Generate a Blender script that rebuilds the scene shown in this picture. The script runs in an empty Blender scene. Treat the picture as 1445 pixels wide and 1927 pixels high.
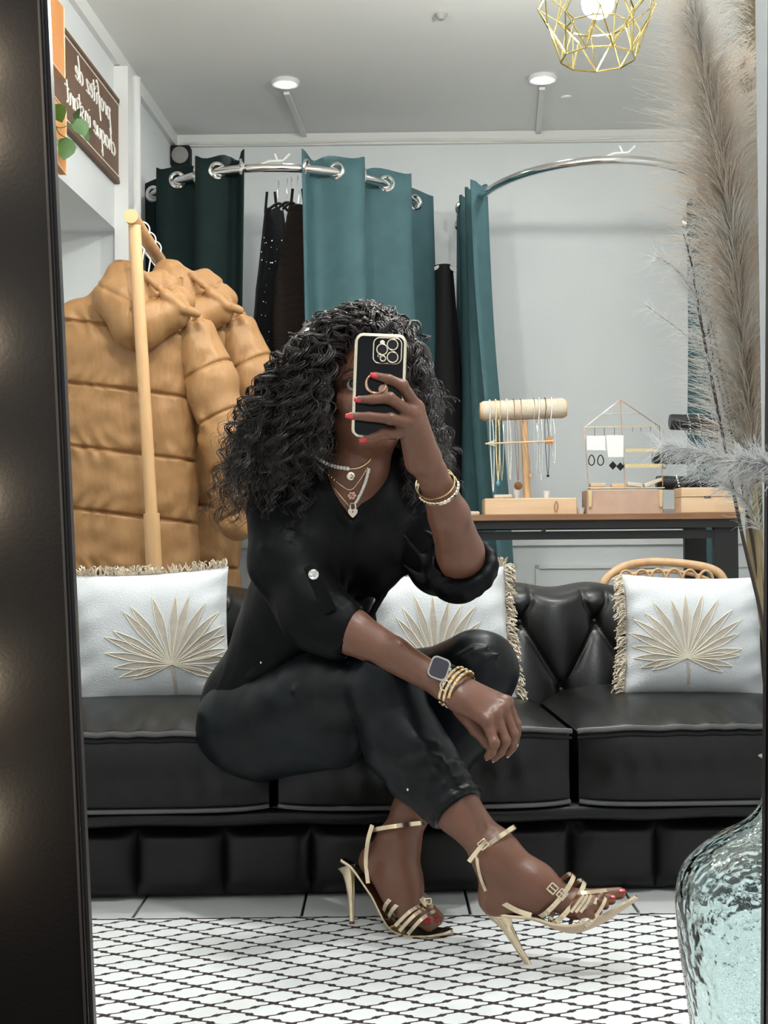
import bpy, math, random
import numpy as np
from mathutils import Vector, Matrix

random.seed(7)
rng = np.random.default_rng(7)
scene = bpy.context.scene
COL = scene.collection

# ------------------------------------------------------------------ camera
IMG_W, IMG_H, FOCAL = 1445.0, 1927.0, 2600.0
CAM_Z = 0.74
PITCH = math.atan((1020.0 - 963.5) / FOCAL)
ROLL = math.radians(0.5)
FWD = Vector((0, math.cos(PITCH), math.sin(PITCH)))
_u0 = Vector((0, -math.sin(PITCH), math.cos(PITCH)))
RGT = Vector((1, 0, 0)) * math.cos(ROLL) - _u0 * math.sin(ROLL)
UPV = RGT.cross(FWD).normalized()
CAM_LOC = Vector((0, 0, CAM_Z))
cam_data = bpy.data.cameras.new('camera')
cam_data.sensor_fit = 'VERTICAL'
cam_data.sensor_height = 36.0
cam_data.sensor_width = 36.0
cam_data.lens = 36.0 * FOCAL / IMG_H
cam_data.clip_start = 0.02
cam = bpy.data.objects.new('camera', cam_data)
COL.objects.link(cam)
cam.matrix_world = Matrix(((RGT.x, UPV.x, -FWD.x, CAM_LOC.x), (RGT.y, UPV.y, -FWD.y, CAM_LOC.y),
                           (RGT.z, UPV.z, -FWD.z, CAM_LOC.z), (0, 0, 0, 1)))
scene.camera = cam

# ------------------------------------------------------------------ world and exposure
scene.view_settings.view_transform = 'Standard'
scene.view_settings.look = 'None'
scene.view_settings.gamma = 1.0
scene.view_settings.use_curve_mapping = False
scene.view_settings.exposure = 1.0
world = bpy.data.worlds.new('world')
scene.world = world
world.use_nodes = True
world.node_tree.nodes['Background'].inputs['Color'].default_value = (0.78, 0.82, 0.86, 1)
world.node_tree.nodes['Background'].inputs['Strength'].default_value = 0.36
ROOM_Z = 2.50

# ceiling downlights: (x, y, watts); the two far ones are in view, the others are added out of view to light the shop
DOWNLIGHTS = [(-0.42, 5.05, 0.8), (0.58, 5.0, 0.8), (0.80, 2.80, 4), (-0.15, 3.4, 1), (0.45, 1.9, 8.5), (-0.62, 2.0, 1.0), (-0.45, 3.6, 0.5), (0.42, 0.62, 8)]
PENDANT_GLOW = 270.0
FILL_PENDANT = (-0.38, 2.92, 2.12)   # added copy, unseen above the picture, to brighten ceiling and left wall

def area_light(name, loc, size, watts, color=(0.94, 0.98, 1.0), spread=170):
    l = bpy.data.lights.new(name, 'AREA')
    l.shape = 'DISK'; l.size = size; l.energy = watts; l.color = color; l.spread = math.radians(spread)
    o = bpy.data.objects.new(name, l); COL.objects.link(o); o.location = loc
    return o

# ------------------------------------------------------------------ picking points in the room
def ray(px, py):
    return FWD + RGT * ((px - IMG_W / 2) / FOCAL) + UPV * ((IMG_H / 2 - py) / FOCAL)
def P(px, py, d):
    return CAM_LOC + ray(px, py) * d
def PZ(px, py, z):
    r = ray(px, py)
    return CAM_LOC + r * ((z - CAM_Z) / r.z)
def PLANE(px, py, p0, n):
    r = ray(px, py)
    return CAM_LOC + r * ((p0 - CAM_LOC).dot(n) / r.dot(n))

# ------------------------------------------------------------------ materials
MATS = {}
def mat(name, color, rough=0.5, metal=0.0, spec=0.5, var=0.0, vscale=8.0, bump=0.0, bscale=60.0, bstretch=(1, 1, 1),
        sheen=0.0, trans=0.0, ior=1.45, emit=None, estr=0.0, coat=0.0, sss=0.0, color2=None, bdist=0.01):
    if name in MATS: return MATS[name]
    m = bpy.data.materials.new(name); m.use_nodes = True
    nt = m.node_tree; b = nt.nodes['Principled BSDF']
    b.inputs['Base Color'].default_value = (*color, 1)
    b.inputs['Roughness'].default_value = rough
    b.inputs['Metallic'].default_value = metal
    b.inputs['Specular IOR Level'].default_value = spec
    b.inputs['IOR'].default_value = ior
    b.inputs['Sheen Weight'].default_value = sheen
    b.inputs['Transmission Weight'].default_value = trans
    b.inputs['Coat Weight'].default_value = coat
    if sss:
        b.inputs['Subsurface Weight'].default_value = sss
        b.inputs['Subsurface Radius'].default_value = (0.012, 0.005, 0.003)
    if emit:
        b.inputs['Emission Color'].default_value = (*emit, 1); b.inputs['Emission Strength'].default_value = estr
    tc = nt.nodes.new('ShaderNodeTexCoord')
    if var or color2:
        n = nt.nodes.new('ShaderNodeTexNoise'); n.inputs['Scale'].default_value = vscale; n.inputs['Detail'].default_value = 5
        r = nt.nodes.new('ShaderNodeMix'); r.data_type = 'RGBA'
        c2 = color2 if color2 else tuple(max(0, c * (1 - var)) for c in color)
        r.inputs[6].default_value = (*color, 1); r.inputs[7].default_value = (*c2, 1)
        rm = nt.nodes.new('ShaderNodeValToRGB'); rm.color_ramp.elements[0].position = 0.35; rm.color_ramp.elements[1].position = 0.65
        mp0 = nt.nodes.new('ShaderNodeMapping'); mp0.inputs['Scale'].default_value = bstretch
        nt.links.new(tc.outputs['Object'], mp0.inputs['Vector']); nt.links.new(mp0.outputs[0], n.inputs['Vector'])
        nt.links.new(n.outputs['Fac'], rm.inputs['Fac']); nt.links.new(rm.outputs['Color'], r.inputs[0])
        nt.links.new(r.outputs[2], b.inputs['Base Color'])
    if bump:
        mp = nt.nodes.new('ShaderNodeMapping'); mp.inputs['Scale'].default_value = bstretch
        n2 = nt.nodes.new('ShaderNodeTexNoise'); n2.inputs['Scale'].default_value = bscale; n2.inputs['Detail'].default_value = 4
        bp = nt.nodes.new('ShaderNodeBump'); bp.inputs['Strength'].default_value = bump; bp.inputs['Distance'].default_value = bdist
        nt.links.new(tc.outputs['Object'], mp.inputs['Vector']); nt.links.new(mp.outputs[0], n2.inputs['Vector'])
        nt.links.new(n2.outputs['Fac'], bp.inputs['Height']); nt.links.new(bp.outputs[0], b.inputs['Normal'])
    MATS[name] = m
    return m

# ------------------------------------------------------------------ objects
WLOC = {}
def tag(o, label=None, cat=None, group=None, kind=None):
    if label: o['label'] = label
    if cat: o['category'] = cat
    if group: o['group'] = group
    if kind: o['kind'] = kind
    return o
def thing(name, loc, label, cat, group=None):
    o = bpy.data.objects.new(name, None); COL.objects.link(o)
    o.location = loc; o.empty_display_size = 0.05
    WLOC[o.name] = Vector(loc)
    return tag(o, label, cat, group)
def link(name, me, loc=(0, 0, 0), parent=None, rot=None, scale=None):
    """an object that reuses mesh data; loc is a point in the room"""
    o = bpy.data.objects.new(name, me); COL.objects.link(o)
    base = WLOC[parent.name] if parent else Vector((0, 0, 0))
    o.location = Vector(loc) - base
    if rot is not None: o.rotation_euler = rot
    if scale is not None: o.scale = scale
    if parent: o.parent = parent
    WLOC[o.name] = Vector(loc)
    return o
def copy_tree(o, delta, parent=None):
    c = o.copy(); COL.objects.link(c)
    if parent is None: c.location = Vector(o.location) + Vector(delta)
    else: c.parent = parent
    WLOC[c.name] = WLOC[o.name] + Vector(delta)
    for ch in o.children: copy_tree(ch, delta, c)
    return c

def basis_from(d):
    d = Vector(d).normalized()
    a = Vector((0, 0, 1)) if abs(d.z) < 0.9 else Vector((1, 0, 0))
    u = d.cross(a).normalized(); v = d.cross(u).normalized()
    return u, v
def catmull(pts, n=8):
    pts = [Vector(p) for p in pts]
    if len(pts) < 3: return pts
    out = []
    for i in range(len(pts) - 1):
        p0 = pts[max(i - 1, 0)]; p1 = pts[i]; p2 = pts[i + 1]; p3 = pts[min(i + 2, len(pts) - 1)]
        for k in range(n):
            t = k / n
            out.append(0.5 * ((2 * p1) + (p2 - p0) * t + (2 * p0 - 5 * p1 + 4 * p2 - p3) * t * t + (3 * p1 - p0 - 3 * p2 + p3) * t ** 3))
    out.append(pts[-1])
    return out

class MB:
    def __init__(self): self.v = []; self.f = []
    def add(self, vs, fs):
        k = len(self.v); self.v += [tuple(v) for v in vs]; self.f += [tuple(i + k for i in f) for f in fs]; return self
    def box(self, c, s, M=None, bev=0.0):
        c = Vector(c); hx, hy, hz = (x / 2 for x in s)
        if bev <= 0:
            vs = [Vector((x * hx, y * hy, z * hz)) for x in (-1, 1) for y in (-1, 1) for z in (-1, 1)]
            fs = [(0, 1, 3, 2), (4, 6, 7, 5), (0, 4, 5, 1), (2, 3, 7, 6), (0, 2, 6, 4), (1, 5, 7, 3)]
        else:
            b = min(bev, hx * .95, hy * .95, hz * .95); vs = []; idx = {}
            for x in (-1, 1):
                for y in (-1, 1):
                    for z in (-1, 1):
                        for ax in range(3):
                            p = [x * (hx - b), y * (hy - b), z * (hz - b)]
                            p[ax] = (x * hx, y * hy, z * hz)[ax]
                            idx[(x, y, z, ax)] = len(vs); vs.append(Vector(p))
            fs = []
            def o(f):
                cc = sum((vs[i] for i in f), Vector()) / len(f)
                n = (vs[f[1]] - vs[f[0]]).cross(vs[f[2]] - vs[f[0]])
                fs.append(tuple(f) if n.dot(cc) > 0 else tuple(reversed(f)))
            for ax in range(3):
                for sg in (-1, 1):
                    q = []
                    for a, bb in ((-1, -1), (1, -1), (1, 1), (-1, 1)):
                        k = [0, 0, 0]; k[ax] = sg; k[(ax + 1) % 3] = a; k[(ax + 2) % 3] = bb
                        q.append(idx[(*k, ax)])
                    o(q)
            for ax in range(3):
                for a in (-1, 1):
                    for bb in (-1, 1):
                        k0 = [0, 0, 0]; k0[ax] = -1; k0[(ax + 1) % 3] = a; k0[(ax + 2) % 3] = bb
                        k1 = list(k0); k1[ax] = 1
                        a1 = (ax + 1) % 3; a2 = (ax + 2) % 3
                        o([idx[(*k0, a1)], idx[(*k1, a1)], idx[(*k1, a2)], idx[(*k0, a2)]])
            for x in (-1, 1):
                for y in (-1, 1):
                    for z in (-1, 1): o([idx[(x, y, z, 0)], idx[(x, y, z, 1)], idx[(x, y, z, 2)]])
        if M is not None: vs = [M @ v for v in vs]
        return self.add([c + v for v in vs], fs)
    def tube(self, pts, r, n=8, closed=False, flat=None, caps=True):
        """r: radius or list; flat=(normal, factor) squashes the section along a direction"""
        pts = [Vector(p) for p in pts]; m = len(pts)
        rs = r if isinstance(r, (list, tuple)) else [r] * m
        if len(rs) != m:
            rs = [rs[min(int(i / max(m - 1, 1) * (len(rs) - 1)), len(rs) - 2)] * (1 - ((i / max(m - 1, 1) * (len(rs) - 1)) % 1 if i < m - 1 else 1))
                  + rs[min(int(i / max(m - 1, 1) * (len(rs) - 1)), len(rs) - 2) + 1] * ((i / max(m - 1, 1) * (len(rs) - 1)) % 1 if i < m - 1 else 1) for i in range(m)]
        vs = []; u = None
        for i in range(m):
            if closed: d = pts[(i + 1) % m] - pts[i - 1]
            else: d = pts[min(i + 1, m - 1)] - pts[max(i - 1, 0)]
            if d.length < 1e-9: d = Vector((0, 0, 1))
            d.normalize()
            if u is None: u, w = basis_from(d)
            else:
                u = (u - d * u.dot(d))
                if u.length < 1e-6: u, w = basis_from(d)
                u.normalize(); w = d.cross(u).normalized()
            for k in range(n):
                a = 2 * math.pi * k / n
                o = u * (math.cos(a) * rs[i]) + w * (math.sin(a) * rs[i])
                if flat is not None: o -= flat[0] * (o.dot(flat[0]) * (1 - flat[1]))
                vs.append(pts[i] + o)
        fs = []
        for i in range(m if closed else m - 1):
            j = (i + 1) % m
            for k in range(n):
                fs.append((i * n + k, i * n + (k + 1) % n, j * n + (k + 1) % n, j * n + k))
        if not closed and caps:
            fs.append(tuple(reversed(range(n)))); fs.append(tuple(range((m - 1) * n, m * n)))
        return self.add(vs, fs)
    def cyl(self, a, b, r0, r1=None, n=16):
        return self.tube([a, b], [r0, r0 if r1 is None else r1], n)
    def lathe(self, prof, c, n=24, axis=(0, 0, 1), close=True):
        c = Vector(c); ax = Vector(axis).normalized(); u, w = basis_from(ax); vs = []; fs = []; m = len(prof)
        for r, h in prof:
            for k in range(n):
                a = 2 * math.pi * k / n
                vs.append(c + ax * h + u * (r * math.cos(a)) + w * (r * math.sin(a)))
        for i in range(m - 1):
            for k in range(n): fs.append((i * n + k, (i + 1) * n + k, (i + 1) * n + (k + 1) % n, i * n + (k + 1) % n))
        if close:
            fs.append(tuple(range(n))); fs.append(tuple(reversed(range((m - 1) * n, m * n))))
        return self.add(vs, fs)
    def ball(self, c, r, n=12, M=None):
        rr = r if isinstance(r, (list, tuple)) else (r, r, r); vs = []; fs = []; h = max(n // 2, 4)
        c = Vector(c)
        for i in range(1, h):
            t = math.pi * i / h
            for k in range(n):
                a = 2 * math.pi * k / n
                p = Vector((rr[0] * math.sin(t) * math.cos(a), rr[1] * math.sin(t) * math.sin(a), rr[2] * math.cos(t)))
                vs.append(c + (M @ p if M is not None else p))
        top = len(vs)
        for s in (1, -1):
            p = Vector((0, 0, rr[2] * s)); vs.append(c + (M @ p if M is not None else p))
        for i in range(h - 2):
            for k in range(n): fs.append((i * n + k, (i + 1) * n + k, (i + 1) * n + (k + 1) % n, i * n + (k + 1) % n))
        for k in range(n):
            fs.append((top, k, (k + 1) % n)); fs.append((top + 1, (h - 2) * n + (k + 1) % n, (h - 2) * n + k))
        return self.add(vs, fs)
    def torus(self, c, R, r, axis=(0, 0, 1), n=24, m=8, flat=None):
        c = Vector(c); u, w = basis_from(axis)
        return self.tube([c + u * (R * math.cos(2 * math.pi * i / n)) + w * (R * math.sin(2 * math.pi * i / n)) for i in range(n)], r, m, closed=True, flat=flat)
    def grid(self, fn, nu, nv, flip=False, wrap_u=False):
        vs = [fn(i / (nu if wrap_u else nu - 1), j / (nv - 1)) for i in range(nu) for j in range(nv)]
        fs = []
        for i in range(nu if wrap_u else nu - 1):
            for j in range(nv - 1):
                i2 = (i + 1) % nu
                q = (i * nv + j, i2 * nv + j, i2 * nv + j + 1, i * nv + j + 1)
                fs.append(tuple(reversed(q)) if flip else q)
        return self.add(vs, fs)
    def prism(self, poly, d):
        """flat outline (points in the room) pushed along d"""
        n = len(poly); d = Vector(d); poly = [Vector(p) for p in poly]
        return self.add(poly + [p + d for p in poly], [tuple(reversed(range(n))), tuple(range(n, 2 * n))] + [(i, (i + 1) % n, n + (i + 1) % n, n + i) for i in range(n)])
    def mesh(self, name, m=None, smooth=True, angle=40, origin=(0, 0, 0)):
        me = bpy.data.meshes.new(name); o = Vector(origin)
        me.from_pydata([(v[0] - o.x, v[1] - o.y, v[2] - o.z) for v in self.v], [], self.f)
        fin(me, m, smooth, angle)
        return me
    def build(self, name, m, parent=None, smooth=True, angle=40, at=None):
        org = WLOC[parent.name] if (parent is not None and at is None) else Vector(at if at is not None else (0, 0, 0))
        me = self.mesh(name, m, smooth, angle, org)
        return link(name, me, org, parent)

def fin(me, m, smooth=True, angle=40):
    import bmesh
    bm = bmesh.new(); bm.from_mesh(me)
    bmesh.ops.recalc_face_normals(bm, faces=bm.faces)
    bm.to_mesh(me); bm.free()
    if m: me.materials.append(MATS[m] if isinstance(m, str) else m)
    if smooth:
        me.shade_smooth()
        if angle < 180: me.set_sharp_from_angle(angle=math.radians(angle))
    me.update()

def np_mesh(name, V, F, m, parent=None, at=None, smooth=True):
    """numpy verts and equal-sized faces -> object"""
    org = WLOC[parent.name] if (parent is not None and at is None) else Vector(at if at is not None else (0, 0, 0))
    V = np.asarray(V, np.float32) - np.array(org, np.float32)
    F = np.asarray(F, np.int32); k = F.shape[1]
    me = bpy.data.meshes.new(name)
    me.vertices.add(len(V)); me.vertices.foreach_set('co', V.ravel())
    me.loops.add(F.size); me.loops.foreach_set('vertex_index', F.ravel())
    me.polygons.add(len(F)); me.polygons.foreach_set('loop_start', np.arange(0, F.size, k, dtype=np.int32))
    me.update(calc_edges=True); me.validate()
    if m: me.materials.append(MATS[m] if isinstance(m, str) else m)
    if smooth: me.shade_smooth()
    return link(name, me, org, parent)

def strands(name, paths, radius, m, parent=None, sides=3, at=None):
    """many thin tapering tubes as one mesh. paths: (N, S, 3); radius: (N, S) or scalar"""
    Pt = np.asarray(paths, np.float64); N, S, _ = Pt.shape
    R = np.broadcast_to(np.asarray(radius, np.float64), (N, S)) if np.ndim(radius) != 1 else np.repeat(np.asarray(radius)[:, None], S, 1)
    T = np.gradient(Pt, axis=1); T /= np.linalg.norm(T, axis=2, keepdims=True) + 1e-12
    ref = np.zeros_like(T); ref[..., 0] = 0.37; ref[..., 1] = 0.81; ref[..., 2] = 0.45
    U = np.cross(T, ref); U /= np.linalg.norm(U, axis=2, keepdims=True) + 1e-12
    W = np.cross(T, U)
    vs = []
    for k in range(sides):
        a = 2 * math.pi * k / sides
        vs.append(Pt + (U * math.cos(a) + W * math.sin(a)) * R[..., None])
    V = np.stack(vs, 2).reshape(-1, 3)
    n = np.arange(N)[:, None, None] * (S * sides); s = np.arange(S - 1)[None, :, None] * sides; k = np.arange(sides)[None, None, :]
    k2 = (k + 1) % sides
    F = np.stack(np.broadcast_arrays(n + s + k, n + s + k2, n + s + sides + k2, n + s + sides + k), -1).reshape(-1, 4)
    return np_mesh(name, V, F, m, parent, at)

# ------------------------------------------------------------------ blended solids sampled on a grid
class SDF:
    def __init__(self, lo, hi, h):
        self.lo = np.array(lo, np.float64); self.h = h
        self.n = np.maximum(((np.array(hi) - self.lo) / h).astype(int) + 2, 4)
        self.F = np.full(self.n, 1.0, np.float32)
        self.ax = [(self.lo[i] + np.arange(self.n[i]) * h).astype(np.float32) for i in range(3)]
    def _win(self, lo, hi):
        a = np.clip(np.floor((np.array(lo) - self.lo) / self.h).astype(int), 0, self.n - 1)
        b = np.clip(np.ceil((np.array(hi) - self.lo) / self.h).astype(int) + 1, 1, self.n)
        b = np.maximum(b, a + 1)
        sl = tuple(slice(a[i], b[i]) for i in range(3))
        X = self.ax[0][sl[0]][:, None, None]; Y = self.ax[1][sl[1]][None, :, None]; Z = self.ax[2][sl[2]][None, None, :]
        return sl, X, Y, Z
    def _mix(self, sl, d, k, op='u'):
        A = self.F[sl]
        if op == 'u':
            if k > 0:
                hh = np.maximum(k - np.abs(A - d), 0) / k
                self.F[sl] = np.minimum(A, d) - hh * hh * (k * .25)
            else: self.F[sl] = np.minimum(A, d)
        elif op == 's':
            d = -d
            if k > 0:
                hh = np.maximum(k - np.abs(A - d), 0) / k
                self.F[sl] = np.maximum(A, d) + hh * hh * (k * .25)
            else: self.F[sl] = np.maximum(A, d)
    def cap(self, a, b, ra, rb=None, k=0.0, op='u', flat=None):
        rb = ra if rb is None else rb
        a = np.array(a, np.float32); b = np.array(b, np.float32); R = max(ra, rb) + k + 3 * self.h
        if flat is not None and flat[1] > 1: R *= flat[1]
        sl, X, Y, Z = self._win(np.minimum(a, b) - R, np.maximum(a, b) + R)
        ba = b - a; L = float(ba @ ba) + 1e-12
        px, py, pz = X - a[0], Y - a[1], Z - a[2]
        t = np.clip((px * ba[0] + py * ba[1] + pz * ba[2]) / L, 0, 1)
        px = px - t * ba[0]; py = py - t * ba[1]; pz = pz - t * ba[2]
        if flat is not None:
            n = np.array(flat[0], np.float32); n /= np.linalg.norm(n)
            q = (px * n[0] + py * n[1] + pz * n[2]) * (1 / flat[1] - 1)
            px = px + q * n[0]; py = py + q * n[1]; pz = pz + q * n[2]
        d = np.sqrt(px * px + py * py + pz * pz) - (ra + t * (rb - ra))
        if flat is not None: d *= min(1.0, flat[1])
        self._mix(sl, d.astype(np.float32), k, op); return self
    def ell(self, c, r, k=0.0, op='u', M=None):
        c = np.array(c, np.float32); r = np.array(r, np.float32); R = float(r.max()) + k + 3 * self.h
        sl, X, Y, Z = self._win(c - R, c + R)
        x, y, z = X - c[0], Y - c[1], Z - c[2]
        if M is not None:
            m = np.array(M, np.float32)
            x, y, z = (m[0, 0] * x + m[1, 0] * y + m[2, 0] * z, m[0, 1] * x + m[1, 1] * y + m[2, 1] * z, m[0, 2] * x + m[1, 2] * y + m[2, 2] * z)
        k0 = np.sqrt((x / r[0]) ** 2 + (y / r[1]) ** 2 + (z / r[2]) ** 2)
        k1 = np.sqrt((x / r[0] ** 2) ** 2 + (y / r[1] ** 2) ** 2 + (z / r[2] ** 2) ** 2) + 1e-9
        d = k0 * (k0 - 1) / k1
        self._mix(sl, d.astype(np.float32), k, op); return self
    def chain(self, pts, rs, k=0.0, op='u', flat=None):
        for i in range(len(pts) - 1): self.cap(pts[i], pts[i + 1], rs[i], rs[i + 1], k if i == 0 else max(k * .5, 0.002), op, flat)
        return self
    def half(self, p, n, k=0.0):
        """cut away the side n points to"""
        n = np.array(n, np.float32); n /= np.linalg.norm(n); p = np.array(p, np.float32)
        X = self.ax[0][:, None, None]; Y = self.ax[1][None, :, None]; Z = self.ax[2][None, None, :]
        d = (X - p[0]) * n[0] + (Y - p[1]) * n[1] + (Z - p[2]) * n[2]
        self.F = np.maximum(self.F, d.astype(np.float32)); return self
    def warp(self, fn, band=0.03):
        """add fn(x,y,z) to the field near the surface"""
        idx = np.argwhere(np.abs(self.F) < band)
        p = self.lo + idx * self.h
        self.F[idx[:, 0], idx[:, 1], idx[:, 2]] += fn(p[:, 0], p[:, 1], p[:, 2]).astype(np.float32)
        return self
    def surface(self):
        F = self.F; S = F < 0
        n = np.array(F.shape) - 1
        s = S.astype(np.int8)
        c = np.zeros(n, np.int8)
        for dx in (0, 1):
            for dy in (0, 1):
                for dz in (0, 1): c += s[dx:n[0] + dx, dy:n[1] + dy, dz:n[2] + dz]
        act = (c > 0) & (c < 8)
        idx = np.argwhere(act)
        ids = np.full(n, -1, np.int32); ids[act] = np.arange(len(idx))
        acc = np.zeros((len(idx), 3)); cnt = np.zeros(len(idx))
        corners = [(x, y, z) for x in (0, 1) for y in (0, 1) for z in (0, 1)]
        val = {q: F[idx[:, 0] + q[0], idx[:, 1] + q[1], idx[:, 2] + q[2]].astype(np.float64) for q in corners}
        for q in corners:
            for a in range(3):
                if q[a] == 0:
                    q2 = list(q); q2[a] = 1; q2 = tuple(q2)
                    v0, v1 = val[q], val[q2]; m = (v0 < 0) != (v1 < 0)
                    t = np.where(m, v0 / np.where(np.abs(v0 - v1) < 1e-12, 1, v0 - v1), 0)
                    pt = np.tile(np.array(q, float), (len(idx), 1)); pt[:, a] += t
                    acc[m] += pt[m]; cnt[m] += 1
        V = self.lo + (idx + acc / np.maximum(cnt, 1)[:, None]) * self.h
        faces = []
        for a in range(3):
            b, c2 = (a + 1) % 3, (a + 2) % 3
            sl0 = [slice(None)] * 3; sl1 = [slice(None)] * 3
            sl0[a] = slice(0, -1); sl1[a] = slice(1, None)
            for q in (b, c2): sl0[q] = slice(1, -1); sl1[q] = slice(1, -1)
            A = S[tuple(sl0)]; B = S[tuple(sl1)]
            e = np.argwhere(A != B)
            if len(e) == 0: continue
            fl = A[e[:, 0], e[:, 1], e[:, 2]]
            base = e.copy(); base[:, b] += 1; base[:, c2] += 1
            def g(db, dc):
                q = base.copy(); q[:, b] -= db; q[:, c2] -= dc
                return ids[q[:, 0], q[:, 1], q[:, 2]]
            f = np.stack([g(1, 1), g(0, 1), g(0, 0), g(1, 0)], 1)
            f[~fl] = f[~fl][:, ::-1]
            faces.append(f)
        Fc = np.concatenate(faces); Fc = Fc[(Fc >= 0).all(1)]
        return V, Fc
    def build(self, name, m, parent=None, at=None, smooth_it=1):
        V, F = self.surface()
        V = relax(V, F, smooth_it)
        return np_mesh(name, V, F, m, parent, at)

def relax(V, F, it):
    for _ in range(it):
        acc = np.zeros_like(V); cnt = np.zeros(len(V))
        for i in range(4):
            j = (i + 1) % 4
            np.add.at(acc, F[:, i], V[F[:, j]]); np.add.at(cnt, F[:, i], 1)
            np.add.at(acc, F[:, j], V[F[:, i]]); np.add.at(cnt, F[:, j], 1)
        V = V * .5 + .5 * acc / np.maximum(cnt, 1)[:, None]
    return V
def lerp(a, b, t): return a + (b - a) * t
def vnoise(x, y, z, seed=0):
    r = np.random.default_rng(seed); s = 0
    for i in range(7):
        k = r.normal(size=3); k /= np.linalg.norm(k); s = s + np.sin((k[0] * x + k[1] * y + k[2] * z) * r.uniform(.6, 1.6) + r.uniform(0, 6.28))
    return s / 4.0
# ------------------------------------------------------------------ material palette
mat('wall_paint', (0.77, 0.79, 0.79), 0.7, bump=0.08, bscale=180, var=0.03, vscale=2)
mat('ceiling_paint', (0.83, 0.83, 0.80), 0.8, bump=0.06, bscale=220)
mat('trim_paint', (0.78, 0.78, 0.76), 0.5)
mat('floor_tile', (0.72, 0.72, 0.70), 0.28, var=0.06, vscale=3)
mat('grout', (0.03, 0.028, 0.026), 0.9)
mat('mirror_frame', (0.009, 0.007, 0.0065), 0.40, spec=0.5, bump=0.05, bscale=300)
mat('frame_edge', (0.07, 0.06, 0.055), 0.35)
mat('teal_curtain', (0.068, 0.150, 0.165), 0.75, bump=0.15, bscale=500, var=0.12, vscale=14)
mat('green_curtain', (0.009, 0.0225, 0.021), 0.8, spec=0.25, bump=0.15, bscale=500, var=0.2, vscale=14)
mat('chrome', (0.82, 0.80, 0.78), 0.14, metal=1.0)
mat('black_leather', (0.0038, 0.0036, 0.0034), 0.34, spec=0.38, bump=0.08, bscale=160, var=0.2, vscale=20, bdist=0.004)
mat('leather_piping', (0.07, 0.07, 0.07), 0.3, spec=0.7)
mat('cotton_white', (0.66, 0.68, 0.69), 0.9, bump=0.3, bscale=350, sheen=0.1)
mat('applique', (0.55, 0.49, 0.42), 0.9, bump=0.25, bscale=420, var=0.15, vscale=60)
mat('applique_stitch', (0.78, 0.72, 0.58), 0.8)
mat('fringe_cotton', (0.84, 0.72, 0.56), 0.95, var=0.25, vscale=40)
mat('tan_nylon', (0.40, 0.215, 0.088), 0.45, spec=0.4, bump=0.4, bscale=30, bstretch=(1.2, 1.2, 0.55), bdist=0.012, var=0.08, vscale=9)
mat('beech', (0.72, 0.45, 0.23), 0.5, bump=0.05, bscale=60, bstretch=(1, 1, .12), color2=(0.60, 0.36, 0.17), vscale=18)
mat('pale_wood', (0.74, 0.53, 0.34), 0.55, color2=(0.62, 0.42, 0.25), vscale=14, bstretch=(.25, 1, 2.5))
mat('table_wood', (0.30, 0.16, 0.085), 0.5, color2=(0.20, 0.10, 0.05), vscale=16, bstretch=(.2, 1, 2))
mat('sign_wood', (0.17, 0.092, 0.052), 0.6, color2=(0.13, 0.07, 0.04), vscale=8)
mat('shelf_wood', (0.60, 0.27, 0.085), 0.5, color2=(0.46, 0.19, 0.055), vscale=9, bstretch=(1, 1, .3))
mat('sign_white', (0.85, 0.83, 0.78), 0.7)
mat('leaf_green', (0.055, 0.13, 0.02), 0.4, color2=(0.02, 0.07, 0.01), vscale=60)
mat('black_metal', (0.012, 0.012, 0.012), 0.45)
mat('matte_black', (0.006, 0.006, 0.006), 0.8)
mat('speaker_grey', (0.36, 0.34, 0.32), 0.6, bump=0.4, bscale=900)
mat('wire_white', (0.8, 0.78, 0.72), 0.4)
mat('rattan', (0.66, 0.42, 0.23), 0.5, var=0.2, vscale=30)
mat('gold', (0.90, 0.68, 0.36), 0.22, metal=1.0)
mat('pale_gold', (0.86, 0.76, 0.58), 0.22, metal=1.0)
mat('rose_gold', (0.72, 0.45, 0.32), 0.25, metal=1.0)
mat('silver', (0.8, 0.8, 0.78), 0.2, metal=1.0)
mat('pearl', (0.85, 0.82, 0.76), 0.25, coat=0.4)
mat('linen_roll', (0.70, 0.62, 0.50), 0.9, bump=0.3, bscale=400, color2=(0.62, 0.52, 0.40), vscale=30)
mat('lamp_gold', (0.62, 0.48, 0.17), 0.10, metal=1.0)
mat('black_sequin', (0.005, 0.005, 0.006), 0.4, spec=0.25, bump=0.5, bscale=420)
mat('brown_knit', (0.020, 0.014, 0.011), 0.9, spec=0.2, bump=0.6, bscale=120, bstretch=(.3, .3, 3))
mat('paper', (0.80, 0.80, 0.79), 0.7)
mat('cardboard', (0.55, 0.38, 0.29), 0.8, var=0.1, vscale=20)

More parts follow.
